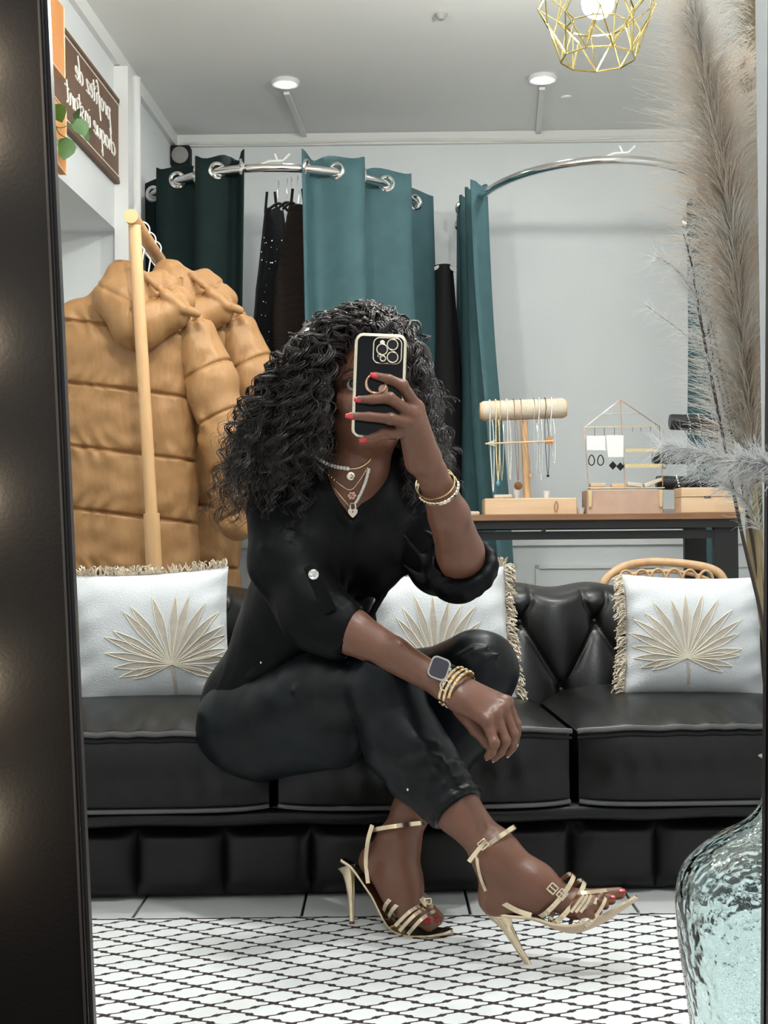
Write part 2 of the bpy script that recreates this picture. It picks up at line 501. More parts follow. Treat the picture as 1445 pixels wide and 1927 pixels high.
# ------------------------------------------------------------------ room shell
A = PZ(327, 257, ROOM_Z); B = PZ(150, 0, ROOM_Z); C = PZ(1240, 246, ROOM_Z)
dl = Vector((B.x - A.x, B.y - A.y, 0)).normalized()          # along the left wall, toward the viewer
db = Vector((C.x - A.x, C.y - A.y, 0)).normalized()          # along the back wall, to the right
nl = Vector((-dl.y, dl.x, 0)); nl = nl if nl.x > 0 else -nl   # left wall normal into the room
nb = Vector((db.y, -db.x, 0)); nb = nb if nb.y < 0 else -nb   # back wall normal into the room
def WL(s, z, out=0.0): return Vector((A.x, A.y, 0)) + dl * s + nl * out + Vector((0, 0, z))
def WB(s, z, out=0.0): return Vector((A.x, A.y, 0)) + db * s + nb * out + Vector((0, 0, z))
def slab(mb, fn, s0, s1, z0, z1, o0, o1):
    q = [fn(s0, z0, o0), fn(s1, z0, o0), fn(s1, z1, o0), fn(s0, z1, o0), fn(s0, z0, o1), fn(s1, z0, o1), fn(s1, z1, o1), fn(s0, z1, o1)]
    mb.add(q, [(0, 1, 2, 3), (7, 6, 5, 4), (0, 4, 5, 1), (1, 5, 6, 2), (2, 6, 7, 3), (3, 7, 4, 0)])
    return mb
LEN_L = 4.75
LEDGE = (WL(0, 0) - PLANE(222, 440, WL(0, 0), nl)); LEDGE = math.hypot(LEDGE.x, LEDGE.y)
mb = MB(); slab(mb, WL, -0.15, LEDGE, 0, ROOM_Z, 0, -0.48); slab(mb, WL, LEDGE, LEN_L, 1.86, ROOM_Z, 0, -0.40)
slab(mb, WL, LEDGE, LEN_L, 0, 1.86, -0.36, -0.48)
tag(mb.build('wall_left', 'wall_paint', smooth=False), kind='structure')
mb = MB(); slab(mb, WB, -0.3, 3.4, 0, ROOM_Z, 0, -0.12)
tag(mb.build('wall_back', 'wall_paint', smooth=False), kind='structure')
WR = WB(3.1, 0)
mb = MB(); mb.box((WR.x + .06, 3.5, ROOM_Z / 2), (.12, 5.2, ROOM_Z))
tag(mb.build('wall_right', 'wall_paint', smooth=False), kind='structure')
mb = MB(); mb.box((0.6, 3.05, ROOM_Z + .05), (5.2, 7.0, .1))
tag(mb.build('ceiling', 'ceiling_paint', smooth=False), kind='structure')
mb = MB(); mb.box((0.6, 2.75, -.06), (5.6, 8.0, .1))
floor = tag(mb.build('floor', 'grout', smooth=False), kind='structure')
# floor tiles, proud of the joints
TS = 0.335
t0 = PZ(241, 1724, 0); t1 = PZ(276, 1693, 0)
tile_me = MB().box((0, 0, 0), (TS - .006, TS - .006, .01), bev=.0012).mesh('tile', 'floor_tile', smooth=False)
j0 = PZ(572, 1702, 0)
for i in range(-6, 8):
    for j in range(-4, 10):
        x = j0.x + (i + .5) * TS; y = 2.865 + (j + .5) * TS - .62 * TS
        if x < A.x - .3 or x > WR.x or y > 6.2: continue
        link('tile', tile_me, (x, y, -.005), floor)
# mouldings
mb = MB(); slab(mb, WL, -.02, LEN_L, ROOM_Z - .055, ROOM_Z, .0, .02)
tag(mb.build('trim_1', 'trim_paint', smooth=False), kind='structure')
mb = MB(); slab(mb, WB, 0, 3.2, ROOM_Z - .05, ROOM_Z, .0, .022)
tag(mb.build('trim_2', 'trim_paint', smooth=False), kind='structure')
mb = MB(); slab(mb, WB, 0, 3.2, 0, .12, .0, .018)
tag(mb.build('baseboard_back', 'trim_paint', smooth=False), kind='structure')
# panelled dado low on the back wall
dado = MB(); slab(dado, WB, 0.0, 3.15, .72, .745, .0, .02)
dado = tag(dado.build('trim_3', 'trim_paint', smooth=False), kind='structure')
for k in range(5):
    s0 = .30 + k * .62
    for (a, b, z0, z1) in ((s0, s0 + .54, .62, .635), (s0, s0 + .54, .20, .215), (s0, s0 + .015, .20, .635), (s0 + .525, s0 + .54, .20, .635)):
        mb = MB(); slab(mb, WB, a, b, z0, z1, .0, .012); mb.build('panel_moulding', 'trim_paint', dado, smooth=False)
# boxed pipe where the wall ledge ends
mb = MB(); slab(mb, WL, LEDGE - .03, LEDGE + .05, 0, 2.44, .0, .05)
o = tag(mb.build('trim_4', 'trim_paint', smooth=False), kind='structure')
mb = MB(); a = WL(LEDGE - .12, 2.455, .035); mb.cyl((a.x, a.y, 1.85), a, .022, n=12); mb.build('pipe', 'trim_paint', o)
# cable strips along the ceiling from each spot to the back wall
for (x0, y0, x1, y1) in ((539, 172, 573, 254), (1020, 163, 1013, 247)):
    a = PZ(x0, y0, ROOM_Z - .004); b = PZ(x1, y1, ROOM_Z - .004)
    d = (b - a).normalized(); s = Vector((d.y, -d.x, 0)) * .011
    mb = MB(); mb.prism([a - s, a + s, b + s, b - s], (0, 0, -.012))
    tag(mb.build('cable_duct', 'trim_paint', smooth=False, at=a), 'white cable duct on the ceiling running from the %s spot to the back wall' % ('left' if x0 < 700 else 'right'), 'cable duct')
# thin cable along the cornice down to the speaker
pts = [WB(.03, 2.432, .03), WB(.03, 2.446, .03), WB(.055, 2.462, .03)] + [WB(.1 + i * .24, 2.462 - .004 * math.sin(i * 1.3), .03) for i in range(13)]
mb = MB(); mb.tube(catmull(pts, 4), .006, 6)
tag(mb.build('cable', 'wire_white', at=pts[0]), 'thin white cable running under the cornice of the back wall', 'cable')

# ------------------------------------------------------------------ mirror: frame around the opening the room is seen in
MD = 1.13
MN = ray(738, 655).normalized()
MP0 = CAM_LOC + MN * MD
def PM(px, py, off=0.0): return PLANE(px, py, MP0, MN) + MN * off
mir = thing('standing_mirror', (0, 1.16, 0), 'tall standing mirror with a wide dark brown frame', 'mirror')
def bar(name, quad, m, o0, o1, parent):
    mb = MB(); q0 = [PM(x, y, o0) for x, y in quad]; q1 = [PM(x, y, o1) for x, y in quad]
    mb.add(q0 + q1, [(3, 2, 1, 0), (4, 5, 6, 7), (0, 1, 5, 4), (1, 2, 6, 5), (2, 3, 7, 6), (3, 0, 4, 7)])
    return mb.build(name, m, parent, smooth=False)
YT, YB = -140, 1925
def xl(y): return 97 + (184 - 97) * y / 1927.0
def xr(y): return 1444 - 13.5 * y / 1927.0
fl = bar('frame_side', [(xl(YT) - 190, YT), (xl(YT) - 6, YT), (xl(YB) - 6, YB), (xl(YB) - 190, YB)], 'mirror_frame', -.022, -.004, mir)
bar('frame_edge', [(xl(YT) - 6, YT), (xl(YT), YT), (xl(YB), YB), (xl(YB) - 6, YB)], 'frame_edge', -.014, -.004, fl)
bar('frame_step', [(xl(YT) - 13, YT), (xl(YT) - 9, YT), (xl(YB) - 9, YB), (xl(YB) - 13, YB)], 'frame_edge', -.0245, -.022, fl)
fr = bar('frame_side', [(xr(YT) + 1, YT), (xr(YT) + 190, YT), (xr(YB) + 190, YB), (xr(YB) + 1, YB)], 'mirror_frame', -.022, -.004, mir)
bar('frame_edge', [(xr(YT) - 2, YT), (xr(YT) + 1, YT), (xr(YB) + 1, YB), (xr(YB) - 2, YB)], 'mirror_frame', -.014, -.004, fr)
bar('frame_rail', [(xl(YT) - 190, YT - 180), (xr(YT) + 190, YT - 180), (xr(YT) + 190, YT), (xl(YT) - 190, YT)], 'mirror_frame', -.022, -.004, mir)
bar('frame_rail', [(xl(YB) - 190, YB), (xr(YB) + 190, YB), (xr(YB) + 190, YB + 200), (xl(YB) - 190, YB + 200)], 'mirror_frame', -.022, -.004, mir)
# wall the mirror leans on, around the frame
mb = MB(); zt = PM(700, YT - 60).z + .09; zb = 0.0
x0 = min(PM(xl(YT) - 150, YT).x, PM(xl(YB) - 150, YB).x) - .008; x1 = PM(xr(YB) + 150, YB).x - .025
mb.box(((-3.2 + x0) / 2, 1.30, ROOM_Z / 2), (x0 + 3.2, .05, ROOM_Z)); mb.box(((3.4 + x1) / 2, 1.30, ROOM_Z / 2), (3.4 - x1, .05, ROOM_Z))
mb.box(((x0 + x1) / 2, 1.30, (ROOM_Z + zt) / 2), (x1 - x0, .05, ROOM_Z - zt))
tag(mb.build('wall_mirror', 'wall_paint', smooth=False), kind='structure')
# fairy lights hanging beside the frame; they gleam on its satin face
mat('fairy_bulb', (1, .9, .7), .3, emit=(1.0, .86, .60), estr=420)
fs = thing('fairy_light_string', PM(-120, 1900, -.06), 'string of warm fairy lights hanging along the left of the mirror frame', 'fairy lights')
pts = []
for i, y in enumerate(range(-60, 1930, 20)): pts.append(PM(-120 + 26 * math.sin(i * .35), y, -.05))
MB().tube(pts, .0012, 5).build('wire', 'wire_white', fs)
bulb = MB().ball((0, 0, 0), .0045, 8).mesh('bulb', 'fairy_bulb')
for y in (110, 250, 640, 940, 1290, 1560): link('bulb', bulb, PM(-62, y, -.045), fs)

# ------------------------------------------------------------------ ceiling downlights and pendant
mat('spot_glow', (1, 1, 1), .4, emit=(1, .98, .95), estr=12)
spots = [PZ(537, 158, ROOM_Z - .012), PZ(1021, 150, ROOM_Z - .012)] + [Vector((x, y, ROOM_Z - .012)) for x, y, w in DOWNLIGHTS[2:]]
for i, p in enumerate(spots):
    lab = ['round ceiling spot above the gap in the dark green curtain', 'round ceiling spot above the right curtain rail', 'unseen ceiling spot added as key light from the right',
           'unseen ceiling spot added above the sofa', 'unseen ceiling spot added above the patterned rug', 'unseen ceiling spot added by the left wall ledge', 'unseen ceiling spot added above the tan jackets', 'unseen ceiling spot added in front of the mirror'][i]
    t = thing('ceiling_spot', p, lab, 'spotlight', 'ceiling spots')
    MB().lathe([(.034, .012), (.052, .012), (.056, .004), (.050, -.004), (.036, -.002), (.034, .006)], p, 24, close=False).build('trim_ring', 'trim_paint', t)
    MB().lathe([(.034, .004), (.034, -.002), (.022, -.010), (.002, -.013)], p, 20).build('lamp_face', 'spot_glow', t)
    area_light('spot_light', p + Vector((0, 0, -.03)), .075, DOWNLIGHTS[i][2])
lp = P(1124, 10, 3.6)
lamp = thing('pendant_lamp', Vector((lp.x, lp.y, 1.99)), 'gold wire cage pendant lamp at the top right of the picture', 'lamp', 'gold wire pendant lamps')
mat('bulb_glow', (1, 1, 1), .4, emit=(.98, 1.0, .97), estr=PENDANT_GLOW)
sc = 3.6 / FOCAL
zb_ = P(1124, 112, 3.6).z; zr = P(1124, 55, 3.6).z; zt_ = P(1124, -40, 3.6).z; zz = P(1124, -100, 3.6).z
def ring(n, r, z, ph): return [Vector((lp.x + r * math.cos(2 * math.pi * (i + ph) / n), lp.y + r * math.sin(2 * math.pi * (i + ph) / n), z)) for i in range(n)]
N8 = 9
r0 = ring(N8, 70 * sc, zb_, .1); r1 = ring(N8, 96 * sc, zr + .012, .6); r2 = ring(N8, 113 * sc, P(1124, 5, 3.6).z, .1); r3 = ring(N8, 60 * sc, zz, .6); r4 = ring(N8, 22 * sc, zz + .07, .1)
mb = MB(); wr = .0021
for R_ in (r0, r1, r2, r3, r4):
    if R_ is r1 or R_ is r2: continue
    for i in range(N8): mb.tube([R_[i], R_[(i + 1) % N8]], wr * 1.15, 5)
for (a, b, sh) in ((r0, r1, 0), (r1, r2, 1), (r2, r3, 0), (r3, r4, 1)):
    for i in range(N8):
        mb.tube([a[i], b[i]], wr, 5)
        mb.tube([a[i], b[(i + (-1 if sh == 0 else 1)) % N8]], wr, 5)
inner = ring(N8, 58 * sc, zr + .01, .35)
for i in range(N8): mb.tube([inner[i], inner[(i + 1) % N8]], wr, 5); mb.tube([inner[i], r0[i]], wr * .8, 5); mb.tube([inner[i], r2[i]], wr * .8, 5)
mb.build('cage', 'lamp_gold', lamp, smooth=False)
MB().ball(P(1125, 4, 3.6), .043, 20).build('bulb', 'bulb_glow', lamp)
mb = MB(); tp = Vector((lp.x, lp.y, zz + .07)); mb.cyl(P(1125, -26, 3.6), tp + Vector((0, 0, .03)), .017, n=12); mb.build('socket', 'lamp_gold', lamp)
mb = MB(); mb.cyl(tp, (lp.x, lp.y, ROOM_Z - .02), .004, n=8); mb.build('cord', 'black_metal', lamp)
mb = MB(); mb.lathe([(.05, ROOM_Z), (.05, ROOM_Z - .012), (.01, ROOM_Z - .03)], (lp.x, lp.y, 0), 20); mb.build('ceiling_rose', 'lamp_gold', lamp)
d2 = Vector(FILL_PENDANT) - P(1125, 4, 3.6); d2.z = 0
fill_lamp = copy_tree(lamp, d2); fill_lamp['label'] = 'unseen copy of the gold wire pendant lamp, added to light the room'

# ------------------------------------------------------------------ speaker in the corner, little ceiling fittings
sp = PLANE(341, 296, WB(0, 0, .05), nb); spk = thing('speaker', sp, 'small black square speaker with grey round grille in the corner', 'speaker')
Mb = Matrix((db, -nb, Vector((0, 0, 1)))).transposed()
MB().box(sp + Vector((0, 0, .0)), (.083, .07, .086), Mb, .004).build('cabinet', 'matte_black', spk)
MB().lathe([(.036, 0), (.036, .005), (.030, .010), (.002, .012)], sp + nb * .035, 24, nb).build('grille', 'speaker_grey', spk)
for (x, y, r, lab) in ((830, 26, .02, 'tiny round metal ceiling sensor near the left spot'), (1066, 182, .022, 'small white ceiling cap beside the right spot')):
    p = PZ(x, y, ROOM_Z)
    mb = MB(); mb.lathe([(r, 0), (r, -.006), (r * .5, -.02 if x < 900 else -.008), (.002, -.022 if x < 900 else -.009)], p, 16)
    tag(mb.build('ceiling_sensor' if x < 900 else 'smoke_detector', 'speaker_grey' if x < 900 else 'ceiling_paint', at=p), lab, 'ceiling fitting')

# ------------------------------------------------------------------ rug
def rug_material():
    m = bpy.data.materials.new('rug_weave'); m.use_nodes = True; nt = m.node_tree; N = nt.nodes; L = nt.links
    b = N['Principled BSDF']; b.inputs['Roughness'].default_value = 0.95
    tc = N.new('ShaderNodeTexCoord')
    sep = N.new('ShaderNodeSeparateXYZ'); L.new(tc.outputs['Object'], sep.inputs[0])
    def M_(op, a, b_=None, c=None):
        n = N.new('ShaderNodeMath'); n.operation = op
        for i, q in enumerate((a, b_, c)):
            if q is None: continue
            if isinstance(q, (int, float)): n.inputs[i].default_value = q
            else: L.new(q, n.inputs[i])
        return n.outputs[0]
    e1 = (0.0455, -0.0295); e2 = (0.0565, 0.0365); det = e1[0] * e2[1] - e1[1] * e2[0]
    X, Y = sep.outputs[0], sep.outputs[1]
    u = M_('ADD', M_('MULTIPLY', X, e2[1] / det), M_('MULTIPLY', Y, -e2[0] / det))
    v = M_('ADD', M_('MULTIPLY', X, -e1[1] / det), M_('MULTIPLY', Y, e1[0] / det))
    u = M_('ADD', u, 50.0); v = M_('ADD', v, 50.0)
    fu = M_('SUBTRACT', M_('FRACT', u), .5); fv = M_('SUBTRACT', M_('FRACT', v), .5)      # 0 in the diamond's middle
    au = M_('SUBTRACT', .5, M_('ABSOLUTE', fu)); av = M_('SUBTRACT', .5, M_('ABSOLUTE', fv))  # distance to lines
    # scallops: lines bow away from the diamond's middle between knots
    bu = M_('MULTIPLY', M_('SINE', M_('MULTIPLY', v, 2 * math.pi * 2)), .03)
    bv = M_('MULTIPLY', M_('SINE', M_('MULTIPLY', u, 2 * math.pi * 2)), .03)
    du = M_('ABSOLUTE', M_('ADD', M_('SUBTRACT', M_('FRACT', M_('ADD', u, .5)), .5), bu))
    dv = M_('ABSOLUTE', M_('ADD', M_('SUBTRACT', M_('FRACT', M_('ADD', v, .5)), .5), bv))
    l1 = M_('LESS_THAN', du, .052); l2 = M_('LESS_THAN', dv, .052)
    k1 = M_('LESS_THAN', M_('MAXIMUM', M_('MULTIPLY', du, 1.0), M_('ABSOLUTE', fv)), .098)
    k2 = M_('LESS_THAN', M_('MAXIMUM', M_('MULTIPLY', dv, 1.0), M_('ABSOLUTE', fu)), .098)
    cr = M_('LESS_THAN', M_('ADD', au, av), .17)
    mask = M_('MAXIMUM', M_('MAXIMUM', l1, l2), M_('MAXIMUM', M_('MAXIMUM', k1, k2), cr))
    ns = N.new('ShaderNodeTexNoise'); ns.inputs['Scale'].default_value = 25
    L.new(tc.outputs['Object'], ns.inputs['Vector'])
    mx = N.new('ShaderNodeMix'); mx.data_type = 'RGBA'
    mx.inputs[6].default_value = (.80, .81, .80, 1); mx.inputs[7].default_value = (.035, .022, .022, 1)
    L.new(mask, mx.inputs[0])
    mg = N.new('ShaderNodeMix'); mg.data_type = 'RGBA'; mg.blend_type = 'MULTIPLY'; mg.inputs[0].default_value = .25
    L.new(mx.outputs[2], mg.inputs[6]); L.new(ns.outputs['Color'], mg.inputs[7])
    L.new(mx.outputs[2], b.inputs['Base Color'])
    wv = N.new('ShaderNodeTexWave'); wv.inputs['Scale'].default_value = 260; wv.bands_direction = 'DIAGONAL'; wv.inputs['Distortion'].default_value = 1.5
    L.new(tc.outputs['Object'], wv.inputs['Vector'])
    hb = M_('SUBTRACT', M_('MULTIPLY', wv.outputs['Fac'], .25), M_('MULTIPLY', mask, .5))
    bp = N.new('ShaderNodeBump'); bp.inputs['Strength'].default_value = .35; bp.inputs['Distance'].default_value = .002
    L.new(hb, bp.inputs['Height']); L.new(bp.outputs[0], b.inputs['Normal'])
    MATS['rug_weave'] = m
rug_material()
mat('rug_border', (.03, .02, .02), .9)
e0 = PZ(172, 1729, .002); e1_ = PZ(1270, 1718, .002); ed = (e1_ - e0).normalized(); en = Vector((ed.y, -ed.x, 0))
rug = thing('rug', (e0 + en * .8 + ed * .5) * 1.0, 'white woven rug with a dark scalloped diamond lattice', 'rug'); rug.location.z = 0; WLOC[rug.name].z = 0
a = e0 - ed * .55; b = e1_ + ed * .75; dn = en * 1.32
mb = MB(); z = Vector((0, 0, .0065)); o_ = Vector((0, 0, 1))
q = [Vector((p.x, p.y, .0025)) for p in (a, b, b + dn, a + dn)]
mb.prism(q, (0, 0, -.002)); mb.build('weave', 'rug_weave', rug, smooth=False)
mb = MB()
ins = en * .006; q2 = [p + Vector((0, 0, .0006)) for p in (q[0] + ins, q[1] + ins, q[1] + ins + en * .0055, q[0] + ins + en * .0055)]
mb.prism(q2, (0, 0, -.0008)); mb.build('border_line', 'rug_border', rug, smooth=False)
# ================================================================== fitting-room rails and curtains
RAIL_Z = 2.10
BACK_Y = WB(1.2, 0).y
def rail_pt(cx, a, b, th, z=RAIL_Z):
    """th 0 = right end at the wall, pi = left end"""
    x = cx + a * math.cos(th); s = max(math.sin(th), 0)
    wy = WB((x - A.x) / db.x, 0).y
    return Vector((x, wy - .02 - b * s ** .8, z))
def make_rail(cx, a, b, lab):
    pts = [rail_pt(cx, a, b, math.pi * i / 40) for i in range(41)]
    t = thing('curtain_rail', pts[0], lab, 'curtain rail', 'fitting room curtain rails')
    MB().tube(pts, .0155, 12).build('rail_tube', 'chrome', t)
    for p in (pts[0], pts[-1]): MB().lathe([(.035, 0), (.035, .008), (.018, .02)], Vector((p.x, p.y + .02, p.z)), 18, nb).build('wall_flange', 'chrome', t)
    top = pts[20]
    mb = MB(); mb.tube([top + Vector((-.03, 0, .012)), top + Vector((.0, 0, .024)), top + Vector((.05, .0, .026)), top + Vector((.075, 0, .05))], .004, 6)
    mb.tube([top + Vector((.03, 0, .026)), top + Vector((.02, 0, .05))], .004, 6)
    mb.build('tie_wire', 'wire_white', t)
    return t
RL = (-.405, .57, .93); RR = (.835, .485, .98)
make_rail(*RL, 'curved chrome curtain rail of the left fitting room')
make_rail(*RR, 'curved chrome curtain rail of the right fitting room')

grommet_me = MB().torus((0, 0, 0), .026, .0085, (0, 1, 0), 24, 8).mesh('grommet', 'chrome')
def curtain(name, rail, th0, th1, folds, amp, m, lab, gpos, ztop=.055, zbot=.03, taper=1.0, th_bot=None, phase=0.0, seed=1):
    cx, a, b = rail
    n = folds * 14
    th_b = th_bot or (th0, th1)
    r2 = random.Random(seed)
    amps = [amp * r2.uniform(.75, 1.25) for _ in range(folds * 2 + 4)]
    def pt(u, v):
        tt = lerp(th0, th1, u); tb = lerp(th_b[0], th_b[1], u)
        th = lerp(tt, tb, v ** 1.3)
        p = rail_pt(cx, a, b, th); q = rail_pt(cx, a, b, th + .01)
        d = (q - p); d.z = 0; d.normalize(); nn = Vector((-d.y, d.x, 0))
        if nn.y > 0: nn = -nn
        w = math.sin(2 * math.pi * folds * u + phase)
        am = amps[int(u * folds * 2)]
        off = am * w * (1 + .35 * v) + .012 * math.sin(9 * v + 7 * u) * v
        sag = .008 * math.cos(4 * math.pi * folds * u)
        z = lerp(RAIL_Z + ztop + sag * 1.2, zbot, v)
        return p + nn * off + Vector((0, 0, z - p.z))
    base = pt(.5, 1.0)
    t = thing(name, base, lab, 'curtain', 'fitting room curtains')
    mb = MB(); mb.grid(pt, n, 24)
    o = mb.build('drape', m, t, angle=180)
    md = o.modifiers.new('thick', 'SOLIDIFY'); md.thickness = .004; md.offset = 0
    for u in gpos:
        p = pt(u, .055 / 2.1); e = 1e-3
        d = (pt(min(u + e, 1), .03) - pt(max(u - e, 0), .03)); d.z = 0; d.normalize()
        p = pt(u, (RAIL_Z + ztop - RAIL_Z) / (RAIL_Z + ztop - zbot))
        g = link('grommet', grommet_me, p, t); g.rotation_euler = (0, 0, math.atan2(d.y, d.x))
    return t
# zero crossings of the folds carry the eyelets
def crossings(folds, phase=0.0): return [((k * math.pi - phase) / (2 * math.pi * folds)) for k in range(0, 2 * folds + 1) if .01 < ((k * math.pi - phase) / (2 * math.pi * folds)) < .99]
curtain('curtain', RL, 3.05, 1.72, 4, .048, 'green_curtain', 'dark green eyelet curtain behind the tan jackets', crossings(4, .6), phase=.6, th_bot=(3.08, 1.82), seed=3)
curtain('curtain', RL, 1.37, .16, 3, .05, 'teal_curtain', 'teal eyelet curtain hanging behind the woman', crossings(3, 2.6), phase=2.6, th_bot=(1.32, .02), seed=5)
curtain('curtain', RR, 3.06, 2.70, 3, .040, 'teal_curtain', 'narrow gathered teal curtain on the right fitting room rail', [.30], phase=1.2, th_bot=(3.1, 2.22), ztop=.05, seed=8)
curtain('curtain', RR, .34, .04, 3, .035, 'teal_curtain', 'gathered teal curtain behind the pampas grass', [.3], phase=.2, seed=9)

# ================================================================== black garments in the fitting rooms
def hanger_hook(mb, p, top, r=.0022):
    pts = [p, lerp(p, top, .8)] + [top + Vector((.0, .018 * math.cos(a), .018 * math.sin(a) - .0)) for a in (0, .8, 1.6, 2.4, 3.0)]
    mb.tube(pts, r, 5)
def garment(name, cx, d, y0, y1, wpx, m, lab, wave, strap=True, seedk=0, twist=.2):
    s = d / FOCAL; top = P(cx, y0, d); bot = P(cx, y1, d); W = wpx * s / 2
    t = thing(name, bot, lab, 'garment', 'black clothes hanging in the left fitting room')
    def pt(u, v):
        a = 2 * math.pi * u
        wd = W * (.50 + .5 * min(1, v * 2.2)) * (1 + .08 * math.sin(v * 7 + seedk))
        dp = .045 * (.6 + .6 * min(1, v * 1.5)) * (1 + .25 * math.sin(3 * a + seedk + 2 * v))
        z = lerp(top.z, bot.z, v)
        rip = 1 + wave * math.sin(v * (top.z - bot.z) / .0145 * 2 * math.pi / 2) * (.6 + .4 * math.sin(3 * a))
        x = top.x + lerp(0, bot.x - top.x, v) + .012 * math.sin(4 * v + seedk)
        return Vector((x + wd * math.cos(a) * rip, top.y + dp * math.sin(a) * rip + .0, z + .006 * math.sin(5 * a + seedk)))
    mb = MB(); mb.grid(pt, 40, 90 if wave else 30, wrap_u=True)
    k = len(mb.v); mb.build('cloth', m, t, angle=180)
    shoulder = Vector((top.x, top.y, top.z + .06))
    for sx in (-1, 1):
        a = Vector((top.x + sx * W * .33, top.y, top.z - .01)); b = Vector((top.x + sx * W * .22, top.y, top.z + .07))
        MB().tube([a, b], .006, 6, flat=(Vector((0, 1, 0)), .35)).build('strap', m, t)
    return t, top, W
g1, tp1, w1 = garment('sequin_dress', 510, 5.29, 395, 720, 66, 'black_sequin', 'black sequined dress hanging left of the ribbed knit', 0, seedk=1)
g2, tp2, w2 = garment('knit_dress', 560, 5.17, 390, 700, 82, 'brown_knit', 'dark brown ribbed knit dress hanging beside the teal curtain', .035, seedk=2.4)
r_ = random.Random(4); mb = MB()
for i in range(46):
    p = P(r_.uniform(490, 536), r_.uniform(430, 690), 5.19); mb.ball(p, r_.uniform(.0015, .0032), 6)
tag(mb.build('sequins', 'silver', g1), kind='stuff')
for i, (hx, hy, dd) in enumerate(((524, 383, 5.25), (540, 381, 5.22), (548, 382, 5.2), (560, 386, 5.18))):
    p = P(hx, hy, dd); rp = rail_pt(*RL, math.pi / 2 + (.02 - .03 * i)); rp.x = p.x + .01
    t = thing('clothes_hanger', p, '%s of the four slim black hangers on the left fitting room rail' % ('leftmost', 'second from left', 'third from left', 'rightmost')[i], 'hanger', 'black hangers in the fitting room')
    MB().tube(catmull([P(hx - 20 + 2 * i, hy + 12, dd), P(hx - 6, hy + 2, dd), p, P(hx + 6, hy + 2, dd), P(hx + 18 - i, hy + 14, dd)], 4), .0055, 6).build('arms', 'matte_black', t)
    mb = MB(); top = Vector((p.x, p.y, RAIL_Z + .02)); mb.tube([p, p + Vector((.004 * (i - 1), 0, .05)), top - Vector((0, 0, .03)), top + Vector((0, .012, 0)), top + Vector((0, .03, -.01))], .0018, 5); mb.build('hook', 'chrome', t)
# dark coat on a peg between the two fitting rooms
ct = P(836, 760, 5.72)
coat = thing('long_coat', Vector((ct.x, ct.y, .25)), 'long black coat hanging between the two fitting rooms', 'coat')
def ctf(u, v):
    a = 2 * math.pi * u; w = .035 + .035 * min(1, v * 3); z = lerp(P(836, 505, 5.72).z, .25, v)
    return Vector((ct.x + w * math.cos(a) * (1 + .15 * math.sin(4 * a + 2 * v)), ct.y - .06 + .05 * math.sin(a), z))
mb = MB(); mb.grid(ctf, 28, 20, wrap_u=True); mb.build('cloth', 'matte_black', coat, angle=180)
mb = MB(); mb.tube([P(815, 507, 5.64), P(836, 497, 5.64), P(858, 510, 5.64)], .008, 6); mb.build('hanger_bar', 'wire_white', coat)

# ================================================================== sofa
SY = math.radians(1.9); SA = Vector((0, 2.90, 0)); su = Vector((math.cos(SY), math.sin(SY), 0)); sv = Vector((-math.sin(SY), math.cos(SY), 0))
def ST(u, v, z): return SA + su * u + sv * v + Vector((0, 0, z))
MS = Matrix((su, sv, Vector((0, 0, 1)))).transposed()
sofa = thing('sofa', ST(.08, .4, 0), 'black tufted leather sofa with piped seat cushions', 'sofa')
GAPS = [-.853, -.233, .387, 1.007]
# base rail and front channel panels
mb = MB(); mb.box(ST(.077, .45, .10), (1.90, .80, .12), MS, .006); mb.box(ST(.077, .44, .025), (1.84, .74, .05), MS)
mb.build('base', 'black_leather', sofa, smooth=False)
def railf(u, v):
    a = math.pi * (.0 + v * 1.0)
    return ST(lerp(-.87, 1.02, u), -.035 - .022 * math.sin(a), .178 + .018 * math.cos(a) + .002 * math.sin(u * 40))
mb = MB(); mb.grid(railf, 60, 10); mb.build('front_rail', 'black_leather', sofa, angle=180)
PW = .1815; u0p = .387 - PW * 7
for k in range(11):
    ua, ub = u0p + k * PW, u0p + (k + 1) * PW
    def pf(u, v, ua=ua, ub=ub):
        x = 2 * u - 1; z = 2 * v - 1
        b = (1 - abs(x) ** 5) * (1 - abs(z) ** 8)
        return ST(lerp(ua, ub, u), .012 - .026 * b, lerp(.008, .148, v))
    mb = MB(); mb.grid(pf, 16, 10); mb.build('channel_panel', 'black_leather', sofa, angle=180)
